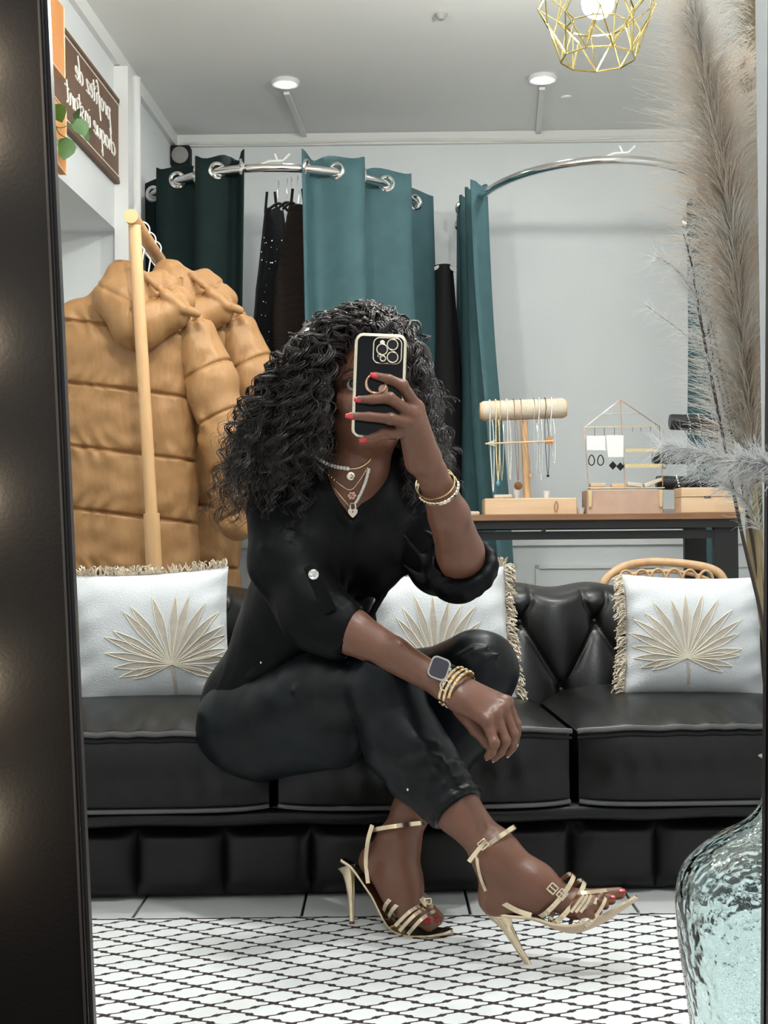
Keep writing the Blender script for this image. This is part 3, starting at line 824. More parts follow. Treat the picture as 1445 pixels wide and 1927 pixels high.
# seat cushions
def seat_cushion(ua, ub, seed):
    r = random.Random(seed); ph = [r.uniform(0, 6.28) for _ in range(6)]
    wd = ub - ua - .012; uc = (ua + ub) / 2; v0, v1 = -.055, .60; zt, zb = .352, .192
    def f(s, t):
        # s around: front bottom -> front top -> back top ; t across
        x = (2 * t - 1)
        edge = 1 - abs(x) ** 6
        if s < .32:
            q = s / .32; z = lerp(zb, zt, q); bulge = .022 * math.sin(math.pi * q) * edge
            wr = .0035 * math.sin(34 * x + ph[0] + 3 * q) * math.sin(math.pi * q) * (1 - q) * edge
            return ST(uc + x * wd / 2 * (1 - .012 * (1 - edge)), v0 - bulge - wr + .012 * (1 - edge), z - .006 * (1 - edge) * (1 if q > .5 else -1))
        q = (s - .32) / .68; v = lerp(v0 - .004, v1, q)
        crown = .040 * min(1, math.sin(min(q * 2.4, 1) * math.pi / 2)) * (1 - abs(x) ** 3.2) ** .8
        wr = .0042 * math.sin(24 * x + ph[1] + 2 * math.sin(5 * x)) * math.exp(-((q - .10) / .09) ** 2) * edge
        return ST(uc + x * wd / 2, v + .008 * (1 - edge) * (1 - q), zt + crown + wr - .006 * (1 - edge))
    mb = MB(); mb.grid(f, 44, 60); c = mb.build('seat_cushion', 'black_leather', sofa, angle=180)
    for sx in (0, 1): MB().add([f(i / 43, sx) for i in range(44)], [tuple(range(44))]).build('cushion_side', 'black_leather', c, smooth=False)
    for (s, dz, rr) in ((.32, .001, .0055), (.0, .004, .005)):
        pts = [f(s, i / 40) + sv * -.006 + Vector((0, 0, dz)) for i in range(41)]
        MB().tube(pts, rr, 8).build('piping', 'leather_piping', c)
    pts = [f(.32, i / 40) + sv * -.004 + Vector((0, 0, -.013)) for i in range(41)]
    MB().tube(pts, .003, 6).build('seam', 'matte_black', c)
    return c
for k in range(3): seat_cushion(GAPS[k], GAPS[k + 1], 11 + k)
# tufted back
TU, TZ, UB0, ZB0 = .188, .165, .355, .535
BT = .615
def tuft(u, z):
    a = (u - UB0) / TU - (z - ZB0) / (2 * TZ); b = (u - UB0) / TU + (z - ZB0) / (2 * TZ)
    sa, sb = abs(math.sin(math.pi * a)), abs(math.sin(math.pi * b))
    h = (sa * sb) ** .5
    crease = -.35 * (math.exp(-(sa / .07) ** 2) + math.exp(-(sb / .07) ** 2))
    dip = math.exp(-((sa * sa + sb * sb) / .10))
    return h + crease * .5 - .55 * dip
def backf(s, t):
    u = lerp(-.95, 1.10, s)
    if t < .62:
        q = t / .62; z = lerp(.30, BT - .03, q); v = lerp(.47, .56, q)
        return ST(u, v - .028 * tuft(u, z) - .016, z)
    q = (t - .62) / .38; a = q * math.pi * 1.0
    lo = math.exp(-q * 5)
    ztop = BT - .03 + .042 * math.sin(min(a, math.pi)) + .006 * math.cos(2 * math.pi * (u - UB0 + TU * .0) / TU) * math.sin(min(a, math.pi))
    z = BT - .03; v = .56
    return ST(u, .56 - .028 * tuft(u, z) * lo - .016 + .11 * (1 - math.cos(a)) , ztop)
mb = MB(); mb.grid(backf, 420, 60); back = mb.build('backrest', 'black_leather', sofa, angle=180)
MB().box(ST(.077, .80, .36), (2.05, .06, .48), MS, .01).build('back_panel', 'black_leather', sofa, smooth=False)
btn = MB().ball((0, 0, 0), (.0115, .0075, .0115), 14).mesh('button', 'black_leather')
for j in range(2):
    for i in range(-8, 5):
        u = UB0 + TU * i + TU * .5 * j; z = ZB0 - TZ * j
        if -.9 < u < 1.05:
            q = (z - .30) / (BT - .03 - .30); v = lerp(.47, .56, q)
            b_ = link('button', btn, ST(u, v - .028 * tuft(u, z) - .020, z), sofa); b_.rotation_euler = (0, 0, SY)
# rolled arms at both ends
for sx, uu in ((-1, -.95), (1, 1.105)):
    prof = []
    for i in range(18):
        a = math.pi * (1.15 - 1.3 * i / 17); prof.append((uu + sx * .02 + .085 * math.cos(a) * 1.0, .45 + .085 * math.sin(a)))
    poly = [(uu - .08, .02)] + prof + [(uu + .08, .02)]
    MB().prism([ST(x, -.03, z) for x, z in poly], sv * .82).build('arm', 'black_leather', sofa, angle=30)

# ================================================================== cushions with palm-leaf applique
def pillow(cx, cy, d, w, h, th, yaw, tiltz, lean, lab, motif_off=(0, -.25), seed=0, fringe_sides='tblr', hub_s=1.0):
    c = P(cx, cy, d); r = random.Random(seed)
    M = Matrix.Rotation(yaw, 3, 'Z') @ Matrix.Rotation(lean, 3, 'X') @ Matrix.Rotation(tiltz, 3, 'Y')
    bot = c + M @ Vector((0, 0, -h / 2)); t = thing('cushion', (c.x, c.y, bot.z), lab, 'cushion', 'white palm leaf cushions on the sofa')
    ph = [r.uniform(0, 6.28) for _ in range(8)]
    def loc(a, b, side, off=0.0):
        pin = .045
        x = a * w / 2 * (1 - pin * (1 - b * b) ** 1.0 * 1.2 * abs(a)); z = b * h / 2 * (1 - pin * (1 - a * a) * 1.2 * abs(b))
        k = max(0, (1 - abs(a) ** 3.2)) ** .55 * max(0, (1 - abs(b) ** 3.2)) ** .55
        wr = .004 * math.sin(9 * a + 5 * b + ph[0]) * (abs(a) ** 2) + .0035 * math.sin(16 * b - 6 * a + ph[1]) * abs(a) ** 3 + .003 * math.sin(15 * a + ph[2]) * abs(b) ** 3
        return c + M @ Vector((x, side * (th / 2 * k + wr * (k > 0.02) + off), z))
    mb = MB(); mb.grid(lambda u, v: loc(2 * u - 1, 2 * v - 1, -1), 40, 40); mb.grid(lambda u, v: loc(2 * u - 1, 2 * v - 1, 1), 40, 40, flip=True)
    mb.build('cover', 'cotton_white', t, angle=180)
    # leaf blades laid on the cloth
    hub = Vector(motif_off); ms = MB(); st = MB()
    def surf(p, off): return loc(max(-.97, min(.97, p.x)), max(-.97, min(.97, p.y)), -1, off)
    NB = 19
    for i in range(NB):
        f = i / (NB - 1); ang = math.radians(lerp(200, -20, f) + r.uniform(-3, 3))
        L = (.55 + .50 * math.sin(math.pi * f) ** .8) * hub_s * r.uniform(.93, 1.05)
        dirv = Vector((math.cos(ang), math.sin(ang) * 1.0)); nv = Vector((-dirv.y, dirv.x)); cur = .06 * (1 if f < .5 else -1)
        W_ = .055 * hub_s * (1 if .1 < f < .9 else .8)
        ring_ = []; K = 10
        for k in range(K + 1):
            q = k / K; wdt = W_ * (min(1, q / .62) ** .9 if q < .62 else max(0, (1 - (q - .62) / .38)) ** .8)
            cen = hub + dirv * (L * q) + nv * (cur * q * q * (.5))
            ring_.append((cen - nv * wdt, cen + nv * wdt, cen))
        vs = []; fs = []
        for k, (l, rr, cc) in enumerate(ring_): vs += [surf(l, .0012), surf(rr, .0012)]
        for k in range(K): fs.append((2 * k, 2 * k + 1, 2 * k + 3, 2 * k + 2))
        ms.add(vs, fs)
        st.tube([surf(l, .0016) for l, rr, cc in ring_], .0011, 4); st.tube([surf(rr, .0016) for l, rr, cc in ring_], .0011, 4)
    vs = []; fs = []
    for k in range(9):
        q = k / 8; cen = hub + Vector((.03 * math.sin(q * 2), -(.02 + q * .42))); vs += [surf(cen - Vector((.022, 0)), .0013), surf(cen + Vector((.022, 0)), .0013)]
    for k in range(8): fs.append((2 * k, 2 * k + 1, 2 * k + 3, 2 * k + 2))
    ms.add(vs, fs)
    tag(ms.build('palm_motif', 'applique', t, angle=180), 'beige palm leaf applique'); st.build('stitching', 'applique_stitch', t)
    # fringe
    paths = []
    for sd in fringe_sides:
        for k in range(230):
            q = r.uniform(-1, 1)
            a, b, dv = {'t': (q, 1, Vector((0, 0, 1))), 'b': (q, -1, Vector((0, 0, -1))), 'l': (-1, q, Vector((-1, 0, 0))), 'r': (1, q, Vector((1, 0, 0)))}[sd]
            p0 = loc(a * .995, b * .995, -1); L = r.uniform(.016, .030)
            dirv = M @ (dv + Vector((r.uniform(-.5, .5), r.uniform(-.9, .3), r.uniform(-.5, .5)))).normalized()
            drop = Vector((0, 0, -1)) * (.010 if sd != 't' else .006)
            bend = Vector((r.uniform(-1, 1), r.uniform(-1, 1), r.uniform(-1, 1))) * .004
            if sd == 'b': dirv.z *= .25
            paths.append([p0, p0 + dirv * L * .4 + bend, p0 + dirv * L * .75 + drop * .4 + bend, p0 + dirv * L + drop])
    strands('fringe', np.array([[tuple(q) for q in p] for p in paths]), .0016, 'fringe_cotton', t, 4)
    return t
pillow(284, 1203, 3.24, .375, .325, .13, .06, math.radians(-2.5), math.radians(-9), 'white palm leaf cushion at the left end of the sofa in front of the jackets', (.28, -.42), 1, 'tl')
pillow(834, 1205, 3.27, .325, .335, .14, -.12, math.radians(-5), math.radians(-10), 'white palm leaf cushion behind the raised knee of the woman', (-.10, -.42), 2, 'tr')
pillow(1303, 1199, 3.20, .325, .288, .13, -.06, math.radians(1.5), math.radians(-9), 'white palm leaf cushion at the right end under the rattan chair', (-.14, -.38), 3, 'l')
# ================================================================== the woman
mat('skin', (0.190, 0.082, 0.050), 0.37, spec=0.55, sss=0.04, var=0.12, vscale=14, bump=0.05, bscale=240)
mat('shirt_black', (0.0035, 0.0035, 0.0042), 0.48, spec=0.14, sheen=0.0, bump=0.12, bscale=45, bstretch=(1, 1, .6))
mat('trouser_black', (0.0062, 0.0064, 0.0072), 0.36, spec=0.26, bump=0.06, bscale=70, color2=(0.0022, 0.0052, 0.0085), vscale=6)
mat('hair_black', (0.026, 0.0175, 0.0155), 0.28, spec=0.85)
mat('nail_red', (0.55, 0.02, 0.035), 0.15, coat=0.6)
mat('nail_pale', (0.75, 0.58, 0.50), 0.2, coat=0.5)
mat('eye_white', (0.42, 0.38, 0.35), 0.25)
mat('eye_dark', (0.015, 0.008, 0.005), 0.1)
mat('lips', (0.22, 0.06, 0.05), 0.35)
mat('sandal_gold', (0.80, 0.66, 0.47), 0.20, metal=1.0)
mat('sandal_sole', (0.62, 0.46, 0.32), 0.55)
mat('phone_black', (0.004, 0.004, 0.005), 0.18, spec=0.4)
mat('lens_glass', (0.003, 0.003, 0.006), 0.03, spec=0.8)
mat('watch_screen', (0.06, 0.06, 0.075), 0.12)
NF = -FWD   # toward the viewer
def V3(p): return np.array(p, float)

# ---- joints
HEAD = P(692, 738, 2.66); NECK = P(676, 880, 2.68); CHEST = P(640, 1000, 2.72); PELV = P(520, 1330, 2.86)
SHL = P(520, 968, 2.70); ELL = P(596, 1150, 2.60); WRL = P(846, 1294, 2.44)
SHR = P(792, 965, 2.76); ELR = P(868, 1062, 2.52); WRR = P(812, 890, 2.37)
HPN = P(505, 1355, 2.84); KNN = P(722, 1290, 2.56); ANN = P(922, 1596, 2.42)
HPF = P(640, 1340, 2.92); KNF = P(896, 1262, 2.73); ANF = P(752, 1575, 2.66)
person = thing('person', Vector((PELV.x + .15, 2.72, 0)), 'woman in black sitting cross-legged on the sofa, phone raised', 'person')

parts = []
def collect(s, it=1):
    V, F = s.surface(); parts.append((relax(V, F, it), F))
def box_of(pts, pad):
    a = np.array([tuple(p) for p in pts]); return a.min(0) - pad, a.max(0) + pad

# ---- head, neck and upper chest
s = SDF(*box_of([HEAD + Vector((-.13, -.13, -.15)), HEAD + Vector((.13, .13, .15)), NECK, P(560, 1010, 2.62), P(800, 1010, 2.85)], .03), .0032)
yawM = Matrix.Rotation(math.radians(4), 3, 'Z') @ Matrix.Rotation(math.radians(-6), 3, 'Y')
def H(x, y, z): return HEAD + yawM @ Vector((x, y, z))     # y negative = toward the mirror
s.ell(H(0, .02, .035), (.073, .092, .085), 0, M=yawM)
s.ell(H(0, -.005, -.03), (.060, .075, .080), .03, M=yawM)
s.ell(H(0, -.038, -.085), (.033, .034, .028), .03, M=yawM)           # chin
for sx in (-1, 1):
    s.ell(H(sx * .040, -.052, -.018), (.026, .022, .024), .02, M=yawM)  # cheeks
    s.cap(H(sx * .052, -.005, -.055), H(sx * .02, -.045, -.092), .020, .018, .02)  # jaw
    s.ell(H(sx * .074, .012, -.005), (.010, .020, .032), .008, M=yawM)  # ears
    s.ell(H(sx * .031, -.082, .010), (.019, .014, .012), .010, 's', M=yawM)  # sockets
    s.cap(H(sx * .016, -.080, .026), H(sx * .046, -.066, .024), .007, .006, .012)  # brow
s.cap(H(0, -.080, .018), H(0, -.094, -.024), .008, .011, .012)        # nose
for sx in (-1, 1): s.ell(H(sx * .011, -.086, -.028), (.009, .010, .008), .008, M=yawM)
s.cap(H(-.018, -.079, -.051), H(.018, -.079, -.051), .007, .007, .008)   # lips
s.cap(H(-.014, -.078, -.061), H(.014, -.078, -.061), .008, .008, .006)
s.chain([H(0, .01, -.05), NECK + Vector((0, .01, 0)), P(660, 930, 2.71)], [.058, .055, .066], .03)
s.cap(P(585, 955, 2.755), P(750, 950, 2.77), .042, .042, .04)               # collar bones and trapezius
s.ell(P(655, 985, 2.755), (.11, .070, .10), .05)
collect(s)

# ---- hands
def hand(s, wrist, mcps, fingers, rad, kb=.010):
    pass
# left in the picture: resting hand
wl = WRL
mc = [P(916, 1357, 2.395), P(932, 1344, 2.405), P(946, 1331, 2.42), P(953, 1322, 2.44)]
pp = [P(930, 1398, 2.375), P(951, 1394, 2.39), P(966, 1382, 2.41), P(970, 1362, 2.44)]
dd = [P(925, 1415, 2.385), P(942, 1415, 2.40), P(964, 1406, 2.415), P(972, 1380, 2.445)]
tt = [P(917, 1424, 2.395), P(930, 1427, 2.41), P(956, 1418, 2.425), P(970, 1396, 2.45)]
s = SDF(*box_of(mc + tt + [WRL, ELL, P(560, 1180, 2.62)], .06), .0022)
s.chain([P(585, 1150, 2.62), P(660, 1188, 2.56), P(740, 1232, 2.51), WRL], [.042, .042, .032, .0245], .02, flat=None)
nrm = (mc[0] - WRL).cross(mc[3] - WRL).normalized()
s.cap(P(840, 1290, 2.44), P(872, 1314, 2.425), .026, .028, .02, flat=(nrm, .8))
for i in range(4):
    s.cap(P(862 + 4 * i, 1318 - 8 * i, 2.415 + .010 * i), mc[i], .0185, .0120, .014)
    s.cap(mc[i], pp[i], .0108, .0092, .006); s.cap(pp[i], dd[i], .0090, .0080, .003); s.cap(dd[i], tt[i], .0079, .0064, .003)
    s.ell(mc[i] + NF * .004, (.0098, .0098, .0098), .008)
    s.ell(pp[i] + NF * .001, (.0094, .0094, .0094), .004)
th = [P(868, 1335, 2.44), P(896, 1372, 2.445), P(916, 1396, 2.435), P(928, 1412, 2.43)]
s.chain(th, [.016, .0125, .0105, .008], .012)
collect(s)
# right in the picture: hand around the phone
PHD = 2.300
im = [P(784, 768, 2.315), P(778, 782, 2.305), P(772, 798, 2.305), P(766, 812, 2.315)]
ip = [P(757, 725, 2.285), P(733, 749, 2.268), P(735, 788, 2.268), P(724, 816, 2.285)]
idd = [P(731, 713, 2.280), P(700, 752, 2.272), P(694, 784, 2.270), P(703, 824, 2.282)]
it_ = [P(706, 707, 2.280), P(676, 752, 2.282), P(660, 783, 2.275), P(686, 828, 2.282)]
s = SDF(*box_of(im + it_ + [WRR, ELR, P(880, 1090, 2.54)], .05), .0022)
s.chain([P(872, 1078, 2.54), P(866, 1040, 2.50), P(845, 970, 2.44), WRR, P(800, 868, 2.355)], [.040, .0425, .036, .0255, .026], .02)
nr2 = (im[0] - WRR).cross(im[3] - WRR).normalized()
wb = P(800, 868, 2.352)
for i in range(4):
    s.cap(lerp(wb, P(806 - 8 * i, 856 + 4 * i, 2.35), .8), im[i], .0195, .0125, .016)
    s.cap(im[i], ip[i], .0112, .0094, .006); s.cap(ip[i], idd[i], .0092, .0080, .003); s.cap(idd[i], it_[i], .0079, .0064, .003)
    s.ell(im[i] + NF * .004, (.0105, .0105, .0105), .008)
    s.ell(ip[i], (.0098, .0098, .0098), .004)
s.chain([P(790, 850, 2.36), P(772, 800, 2.345), P(752, 770, 2.338), P(730, 755, 2.330)], [.017, .0135, .0105, .0082], .012)   # thumb behind the phone
collect(s)

# ---- feet and ankles
# near foot: crosses over, heel tip on the rug, toes lifted to the right
FN = dict(heel=P(934, 1690, 2.425), ank=P(936, 1612, 2.418), ins=P(1008, 1640, 2.395), ball=P(1082, 1704, 2.375), toe=P(1150, 1690, 2.365))
s = SDF(*box_of(list(FN.values()) + [P(800, 1450, 2.50), P(1190, 1690, 2.3), P(1000, 1740, 2.45)], .05), .0026)
s.chain([P(812, 1465, 2.497), P(862, 1526, 2.462), P(928, 1600, 2.42)], [.030, .0415, .0315], .02)
s.cap(P(930, 1602, 2.42), FN['heel'], .032, .026, .025)
s.cap(FN['ank'], P(1006, 1660, 2.398), .036, .034, .03); s.cap(FN['heel'], P(1004, 1692, 2.40), .024, .023, .03)
s.cap(P(1004, 1664, 2.398), FN['ball'], .034, .026, .03, flat=(Vector((.2, .4, 1)), .8))
s.ell(P(1086, 1700, 2.372), (.030, .034, .020), .02)
s.ell(P(928, 1618, 2.395), (.014, .012, .014), .012)
# toes: big toe farthest right
s.cap(P(1102, 1688, 2.378), P(1166, 1681, 2.385), .0135, .0105, .010)
for i, (x0, y0, x1, y1, d_) in enumerate(((1104, 1700, 1150, 1694, 2.366), (1102, 1708, 1138, 1704, 2.352), (1098, 1714, 1126, 1714, 2.340), (1092, 1720, 1114, 1724, 2.330))):
    s.chain([P(x0, y0, d_ + .006), P((x0 + x1) / 2, (y0 + y1) / 2 - 5, d_ - .002), P(x1, y1, d_)], [.0105 - i * .0006, .0092 - i * .0006, .0082 - i * .0006], .006)
collect(s)
# far foot: planted, pointing toward the mirror and to the right
FF = dict(heel=P(692, 1618, 2.695), ank=P(750, 1590, 2.665), ball=P(772, 1716, 2.605), toe=P(822, 1742, 2.585))
s = SDF(*box_of(list(FF.values()) + [P(790, 1450, 2.70), P(850, 1760, 2.55), P(680, 1640, 2.72)], .05), .0026)
s.chain([P(792, 1480, 2.70), P(772, 1530, 2.685), P(752, 1580, 2.668)], [.042, .037, .032], .02)
s.cap(P(745, 1590, 2.672), P(704, 1618, 2.692), .032, .024, .03)
s.cap(FF['ank'], P(758, 1660, 2.635), .036, .034, .03); s.cap(P(706, 1622, 2.69), P(745, 1680, 2.64), .024, .026, .03)
s.cap(P(756, 1660, 2.636), FF['ball'], .034, .027, .03)
s.ell(P(768, 1600, 2.645), (.013, .012, .013), .012)
s.cap(P(782, 1722, 2.603), P(806, 1742, 2.588), .0135, .0115, .010)
for i, (x0, y0, x1, y1, d_) in enumerate(((792, 1716, 818, 1738, 2.605), (800, 1712, 824, 1734, 2.618), (804, 1708, 828, 1730, 2.630), (806, 1704, 828, 1726, 2.640))):
    s.cap(P(x0, y0, d_), P(x1, y1, d_ - .012), .0105 - i * .0005, .0088 - i * .0005, .007)
collect(s)
# ---- trunk and limbs under the clothes
s = SDF(*box_of([SHL, SHR, PELV, KNN, KNF, ANN, ANF, P(600, 880, 2.75)], .16), .006)
s.cap(P(640, 980, 2.76), P(560, 1180, 2.82), .10, .088, .05); s.cap(P(560, 1180, 2.82), P(525, 1330, 2.86), .088, .095, .05)
s.cap(SHL, ELL, .030, .028, .03); s.cap(SHR, ELR, .026, .026, .03)
s.chain([HPN, KNN, P(834, 1493, 2.485)], [.068, .046, .030], .03); s.chain([HPF, KNF, P(790, 1480, 2.69)], [.068, .046, .034], .03)
collect(s)
off = 0; Vs = []; Fs = []
for V, F in parts: Vs.append(V); Fs.append(F + off); off += len(V)
body = np_mesh('body', np.concatenate(Vs), np.concatenate(Fs), 'skin', person)

# ---- face details
for sx in (-1, 1):
    e = MB().ball(H(sx * .031, -.0705, .010), .0125, 16).build('eye', 'eye_white', person)
    MB().ball(H(sx * .031, -.0795, .010), (.0082, .0045, .0082), 12).build('iris', 'eye_dark', e)
    mb = MB(); mb.tube(catmull([H(sx * .015, -.0755, .012), H(sx * .024, -.0825, .0185), H(sx * .036, -.081, .0195), H(sx * .048, -.070, .013)], 5), .0026, 6); mb.build('eyelid', 'hair_black', e)
    mb = MB(); mb.tube(catmull([H(sx * .013, -.086, .030), H(sx * .03, -.083, .036), H(sx * .05, -.069, .031)], 5), [.0022, .003, .0012], 6); mb.build('eyebrow', 'hair_black', person)
mb = MB(); mb.tube(catmull([H(-.023, -.079, -.055), H(-.008, -.0865, -.0495), H(0, -.087, -.051), H(.008, -.0865, -.0495), H(.023, -.079, -.055)], 5), [.002, .0045, .0045, .0045, .002], 6)
mb.tube(catmull([H(-.022, -.079, -.056), H(0, -.0875, -.0615), H(.022, -.079, -.056)], 6), [.002, .0055, .002], 6); mb.build('mouth', 'lips', person)

# ---- nails
def nail(p, ax, nr, L, W_, m, nm='nail'):
    ax = Vector(ax).normalized(); nr = Vector(nr); nr = (nr - ax * nr.dot(ax)).normalized(); sd = ax.cross(nr)
    def f(u, v):
        a = (u - .5) * 2.2; q = 2 * v - 1; ww = W_ * (1 - .25 * max(0, q) ** 2)
        return Vector(p) + ax * (q * L / 2) + sd * (math.sin(a) * ww / 2 / math.sin(1.1)) + nr * ((math.cos(a) - .6) * W_ * .35 + .0006)
    mb = MB(); mb.grid(f, 8, 6); o = mb.build(nm, m, person, angle=180)
    md = o.modifiers.new('thick', 'SOLIDIFY'); md.thickness = .0008
for i in range(4):
    ax = it_[i] - idd[i]; nail(it_[i] + NF * .0048 + ax.normalized() * .002, ax, NF + UPV * .45, .0135, .0105, 'nail_red')
    ax = tt[i] - dd[i]; nail(tt[i] + ax.normalized() * .004 + RGT * .003 + UPV * -.001, ax, RGT * .6 + NF * .6 - UPV * .5, .010, .0085, 'nail_pale')
nail(P(1170, 1676, 2.379), RGT, UPV * .9 + NF * .4, .012, .011, 'nail_red', 'toenail')
nail(P(1153, 1688, 2.358), RGT, UPV * .8 + NF * .5, .008, .008, 'nail_red', 'toenail')
nail(P(806, 1733, 2.580), NF * .8 + RGT * .5 - UPV * .3, UPV * .8 + NF * .6, .012, .012, 'nail_red', 'toenail')
nail(P(821, 1731, 2.588), NF * .8 + RGT * .5 - UPV * .3, UPV * .8 + NF * .6, .009, .0085, 'nail_red', 'toenail')

# ---- shirt
s = SDF(*box_of([P(370, 900, 2.7), P(930, 1460, 2.7), P(520, 850, 3.0), P(700, 1200, 2.45)], .05), .0042)
s.cap(P(645, 985, 2.755), P(575, 1150, 2.80), .118, .112, .04, flat=(FWD, .82))
s.cap(P(575, 1150, 2.80), P(480, 1330, 2.86), .110, .108, .05, flat=(FWD, .92))
s.cap(P(540, 965, 2.745), P(775, 968, 2.775), .056, .056, .06)           # shoulders
s.cap(P(590, 925, 2.745), P(745, 920, 2.765), .056, .056, .05)
s.cap(P(612, 893, 2.745), P(722, 890, 2.755), .052, .052, .05)
s.cap(P(600, 960, 2.72), P(730, 960, 2.73), .060, .060, .05)
s.ell(P(585, 1055, 2.69), (.075, .06, .075), .04); s.ell(P(700, 1050, 2.70), (.07, .06, .075), .04)   # bust
s.cap(P(470, 1330, 2.87), P(430, 1390, 2.85), .082, .062, .05)           # shirt tail on the hip
s.chain([P(520, 962, 2.71), P(536, 1060, 2.655), P(592, 1160, 2.605)], [.062, .066, .062], .04)   # near sleeve
s.cap(P(590, 1150, 2.61), P(640, 1183, 2.575), .062, .058, .03)
s.chain([P(790, 975, 2.765), P(832, 1060, 2.63), P(862, 1076, 2.55)], [.062, .060, .058], .04)   # far sleeve
# rolled cuffs
def cuff(c, axis, R, r, n=14, sq=1.0):
    ax = Vector(axis).normalized(); u, w = basis_from(ax)
    q = [c + u * (R * math.cos(2 * math.pi * i / n)) + w * (R * sq * math.sin(2 * math.pi * i / n)) for i in range(n)]
    for i in range(n): s.cap(q[i], q[(i + 1) % n], r, r, .006)
axl = WRL - ELL; axr = WRR - ELR
for k in range(3): cuff(P(628, 1174, 2.585) + axl.normalized() * (.012 * k), axl, .052 - .002 * k, .0095)
for k in range(3): cuff(P(868, 1062, 2.525) + axr.normalized() * (-.026 + .012 * k), axr, .052 + .003 * k, .0085)
s.cap(P(630, 1172, 2.585) , P(672, 1198, 2.56), .047, .045, .0, 's')
s.cap(P(868, 1064, 2.53) , P(850, 1000, 2.48), .046, .046, .0, 's')
# neckline: a deep V down to the padlock pendant
def vcut(x, y, z):
    d = np.stack([x - CAM_LOC.x, y - CAM_LOC.y, z - CAM_LOC.z], 1)
    f_ = d @ V3(FWD); px = IMG_W / 2 + (d @ V3(RGT)) / f_ * FOCAL; py = IMG_H / 2 - (d @ V3(UPV)) / f_ * FOCAL
    # inside the V: right of left edge and left of right edge
    le = (px - (588 + (py - 850) * .52)) ; re = ((706 - (py - 850) * .30) - px)
    ins = np.minimum(np.minimum(le, re), 992 - py) / FOCAL * 2.66
    near = 2.76 - f_
    return np.minimum(ins, near * 1.0)
idx = np.argwhere(s.F < .03); p_ = s.lo + idx * s.h
cut = vcut(p_[:, 0], p_[:, 1], p_[:, 2]).astype(np.float32)
s.F[idx[:, 0], idx[:, 1], idx[:, 2]] = np.maximum(s.F[idx[:, 0], idx[:, 1], idx[:, 2]], cut)
# collar flaps
for (a, b, c) in ((P(583, 850, 2.69), P(602, 895, 2.672), P(650, 978, 2.650)), (P(718, 860, 2.70), P(702, 905, 2.680), P(672, 985, 2.652))):
    s.chain([a, b, c], [.011, .011, .007], .012)
s.cap(P(662, 992, 2.652), P(648, 1120, 2.655), .007, .007, .012)             # placket
# folds
def fold(pts, r, k=.018): s.chain(pts, [r * .6] + [r] * (len(pts) - 2) + [r * .5], k)
for q in (((500, 1030), (545, 1060), (600, 1110), 2.605), ((505, 1075), (550, 1100), (585, 1125), 2.60), ((560, 1190), (520, 1240), (470, 1275), 2.74),
          ((470, 1180), (440, 1250), (410, 1310), 2.79), ((520, 1210), (470, 1300), (440, 1360), 2.76), ((690, 1090), (650, 1130), (600, 1160), 2.68), ((720, 1120), (690, 1170), (640, 1215), 2.69)):
    fold([P(x, y, q[3]) for x, y in q[:3]], .010)
for q in (((760, 1010), (800, 1060), (850, 1095)), ((745, 1050), (790, 1090), (830, 1110)), ((800, 1000), (850, 1030), (895, 1040))):
    fold([P(x, y, 2.56) for x, y in q], .010)
s.warp(lambda x, y, z: .0035 * vnoise(x * 38, y * 38, z * 26, 3) + .0018 * vnoise(x * 90, y * 90, z * 60, 4))
shirt = s.build('shirt', 'shirt_black', person, smooth_it=1)
# shoulder tab with metal button, hem studs
tb = [P(583, 1066, 2.525), P(590, 1082, 2.522), P(606, 1118, 2.522), P(622, 1150, 2.524)]
mb = MB(); mb.tube(catmull(tb, 5), .013, 8, flat=(FWD, .25)); mb.build('sleeve_tab', 'shirt_black', shirt)
mb = MB(); mb.lathe([(.0092, -.002), (.0095, .002), (.007, .0035), (.005, .002), (.002, .0022)], P(590, 1081, 2.517), 20, NF); mb.build('button', 'silver', shirt)
for (x, y, d_) in ((491, 1247, 2.70), (767, 1486, 2.44)): MB().ball(P(x, y, d_), (.0022, .0015, .0028), 8).build('stud', 'silver', shirt if y < 1300 else person)

# ---- trousers
s = SDF(*box_of([P(370, 1180, 2.75), P(1000, 1580, 2.75), P(500, 1450, 3.02), P(800, 1500, 2.38)], .05), .0042)
s.cap(P(500, 1345, 2.88), P(620, 1345, 2.93), .105, .10, .03)
s.ell(P(452, 1372, 2.845), (.090, .10, .088), .05)
s.chain([P(480, 1352, 2.83), P(600, 1312, 2.70), P(712, 1291, 2.575)], [.094, .084, .063], .05)                 # near thigh
s.cap(P(500, 1400, 2.80), P(640, 1395, 2.68), .070, .050, .05)
s.ell(P(722, 1290, 2.555), (.058, .060, .058), .03)
s.chain([P(728, 1296, 2.555), P(757, 1394, 2.53), P(794, 1447, 2.51), P(834, 1493, 2.48), P(874, 1540, 2.455)], [.060, .072, .069, .056, .047], .03)   # near calf
s.ell(P(742, 1388, 2.56), (.050, .05, .06), .04)
s.chain([P(640, 1352, 2.92), P(780, 1300, 2.82), P(888, 1264, 2.74)], [.09, .078, .070], .05)                 # far thigh
s.ell(P(898, 1262, 2.735), (.074, .07, .074), .04)
s.chain([P(902, 1270, 2.735), P(868, 1370, 2.72), P(812, 1460, 2.70), P(782, 1500, 2.695)], [.068, .062, .052, .044], .03)  # far calf
def pleg(c, ax, R, r, n=16):
    ax = Vector(ax).normalized(); u, w = basis_from(ax)
    q = [c + u * (R * math.cos(2 * math.pi * i / n)) + w * (R * math.sin(2 * math.pi * i / n)) for i in range(n)]
    for i in range(n): s.cap(q[i], q[(i + 1) % n], r, r, .008)
an = P(860, 1522, 2.46) - P(818, 1466, 2.495)
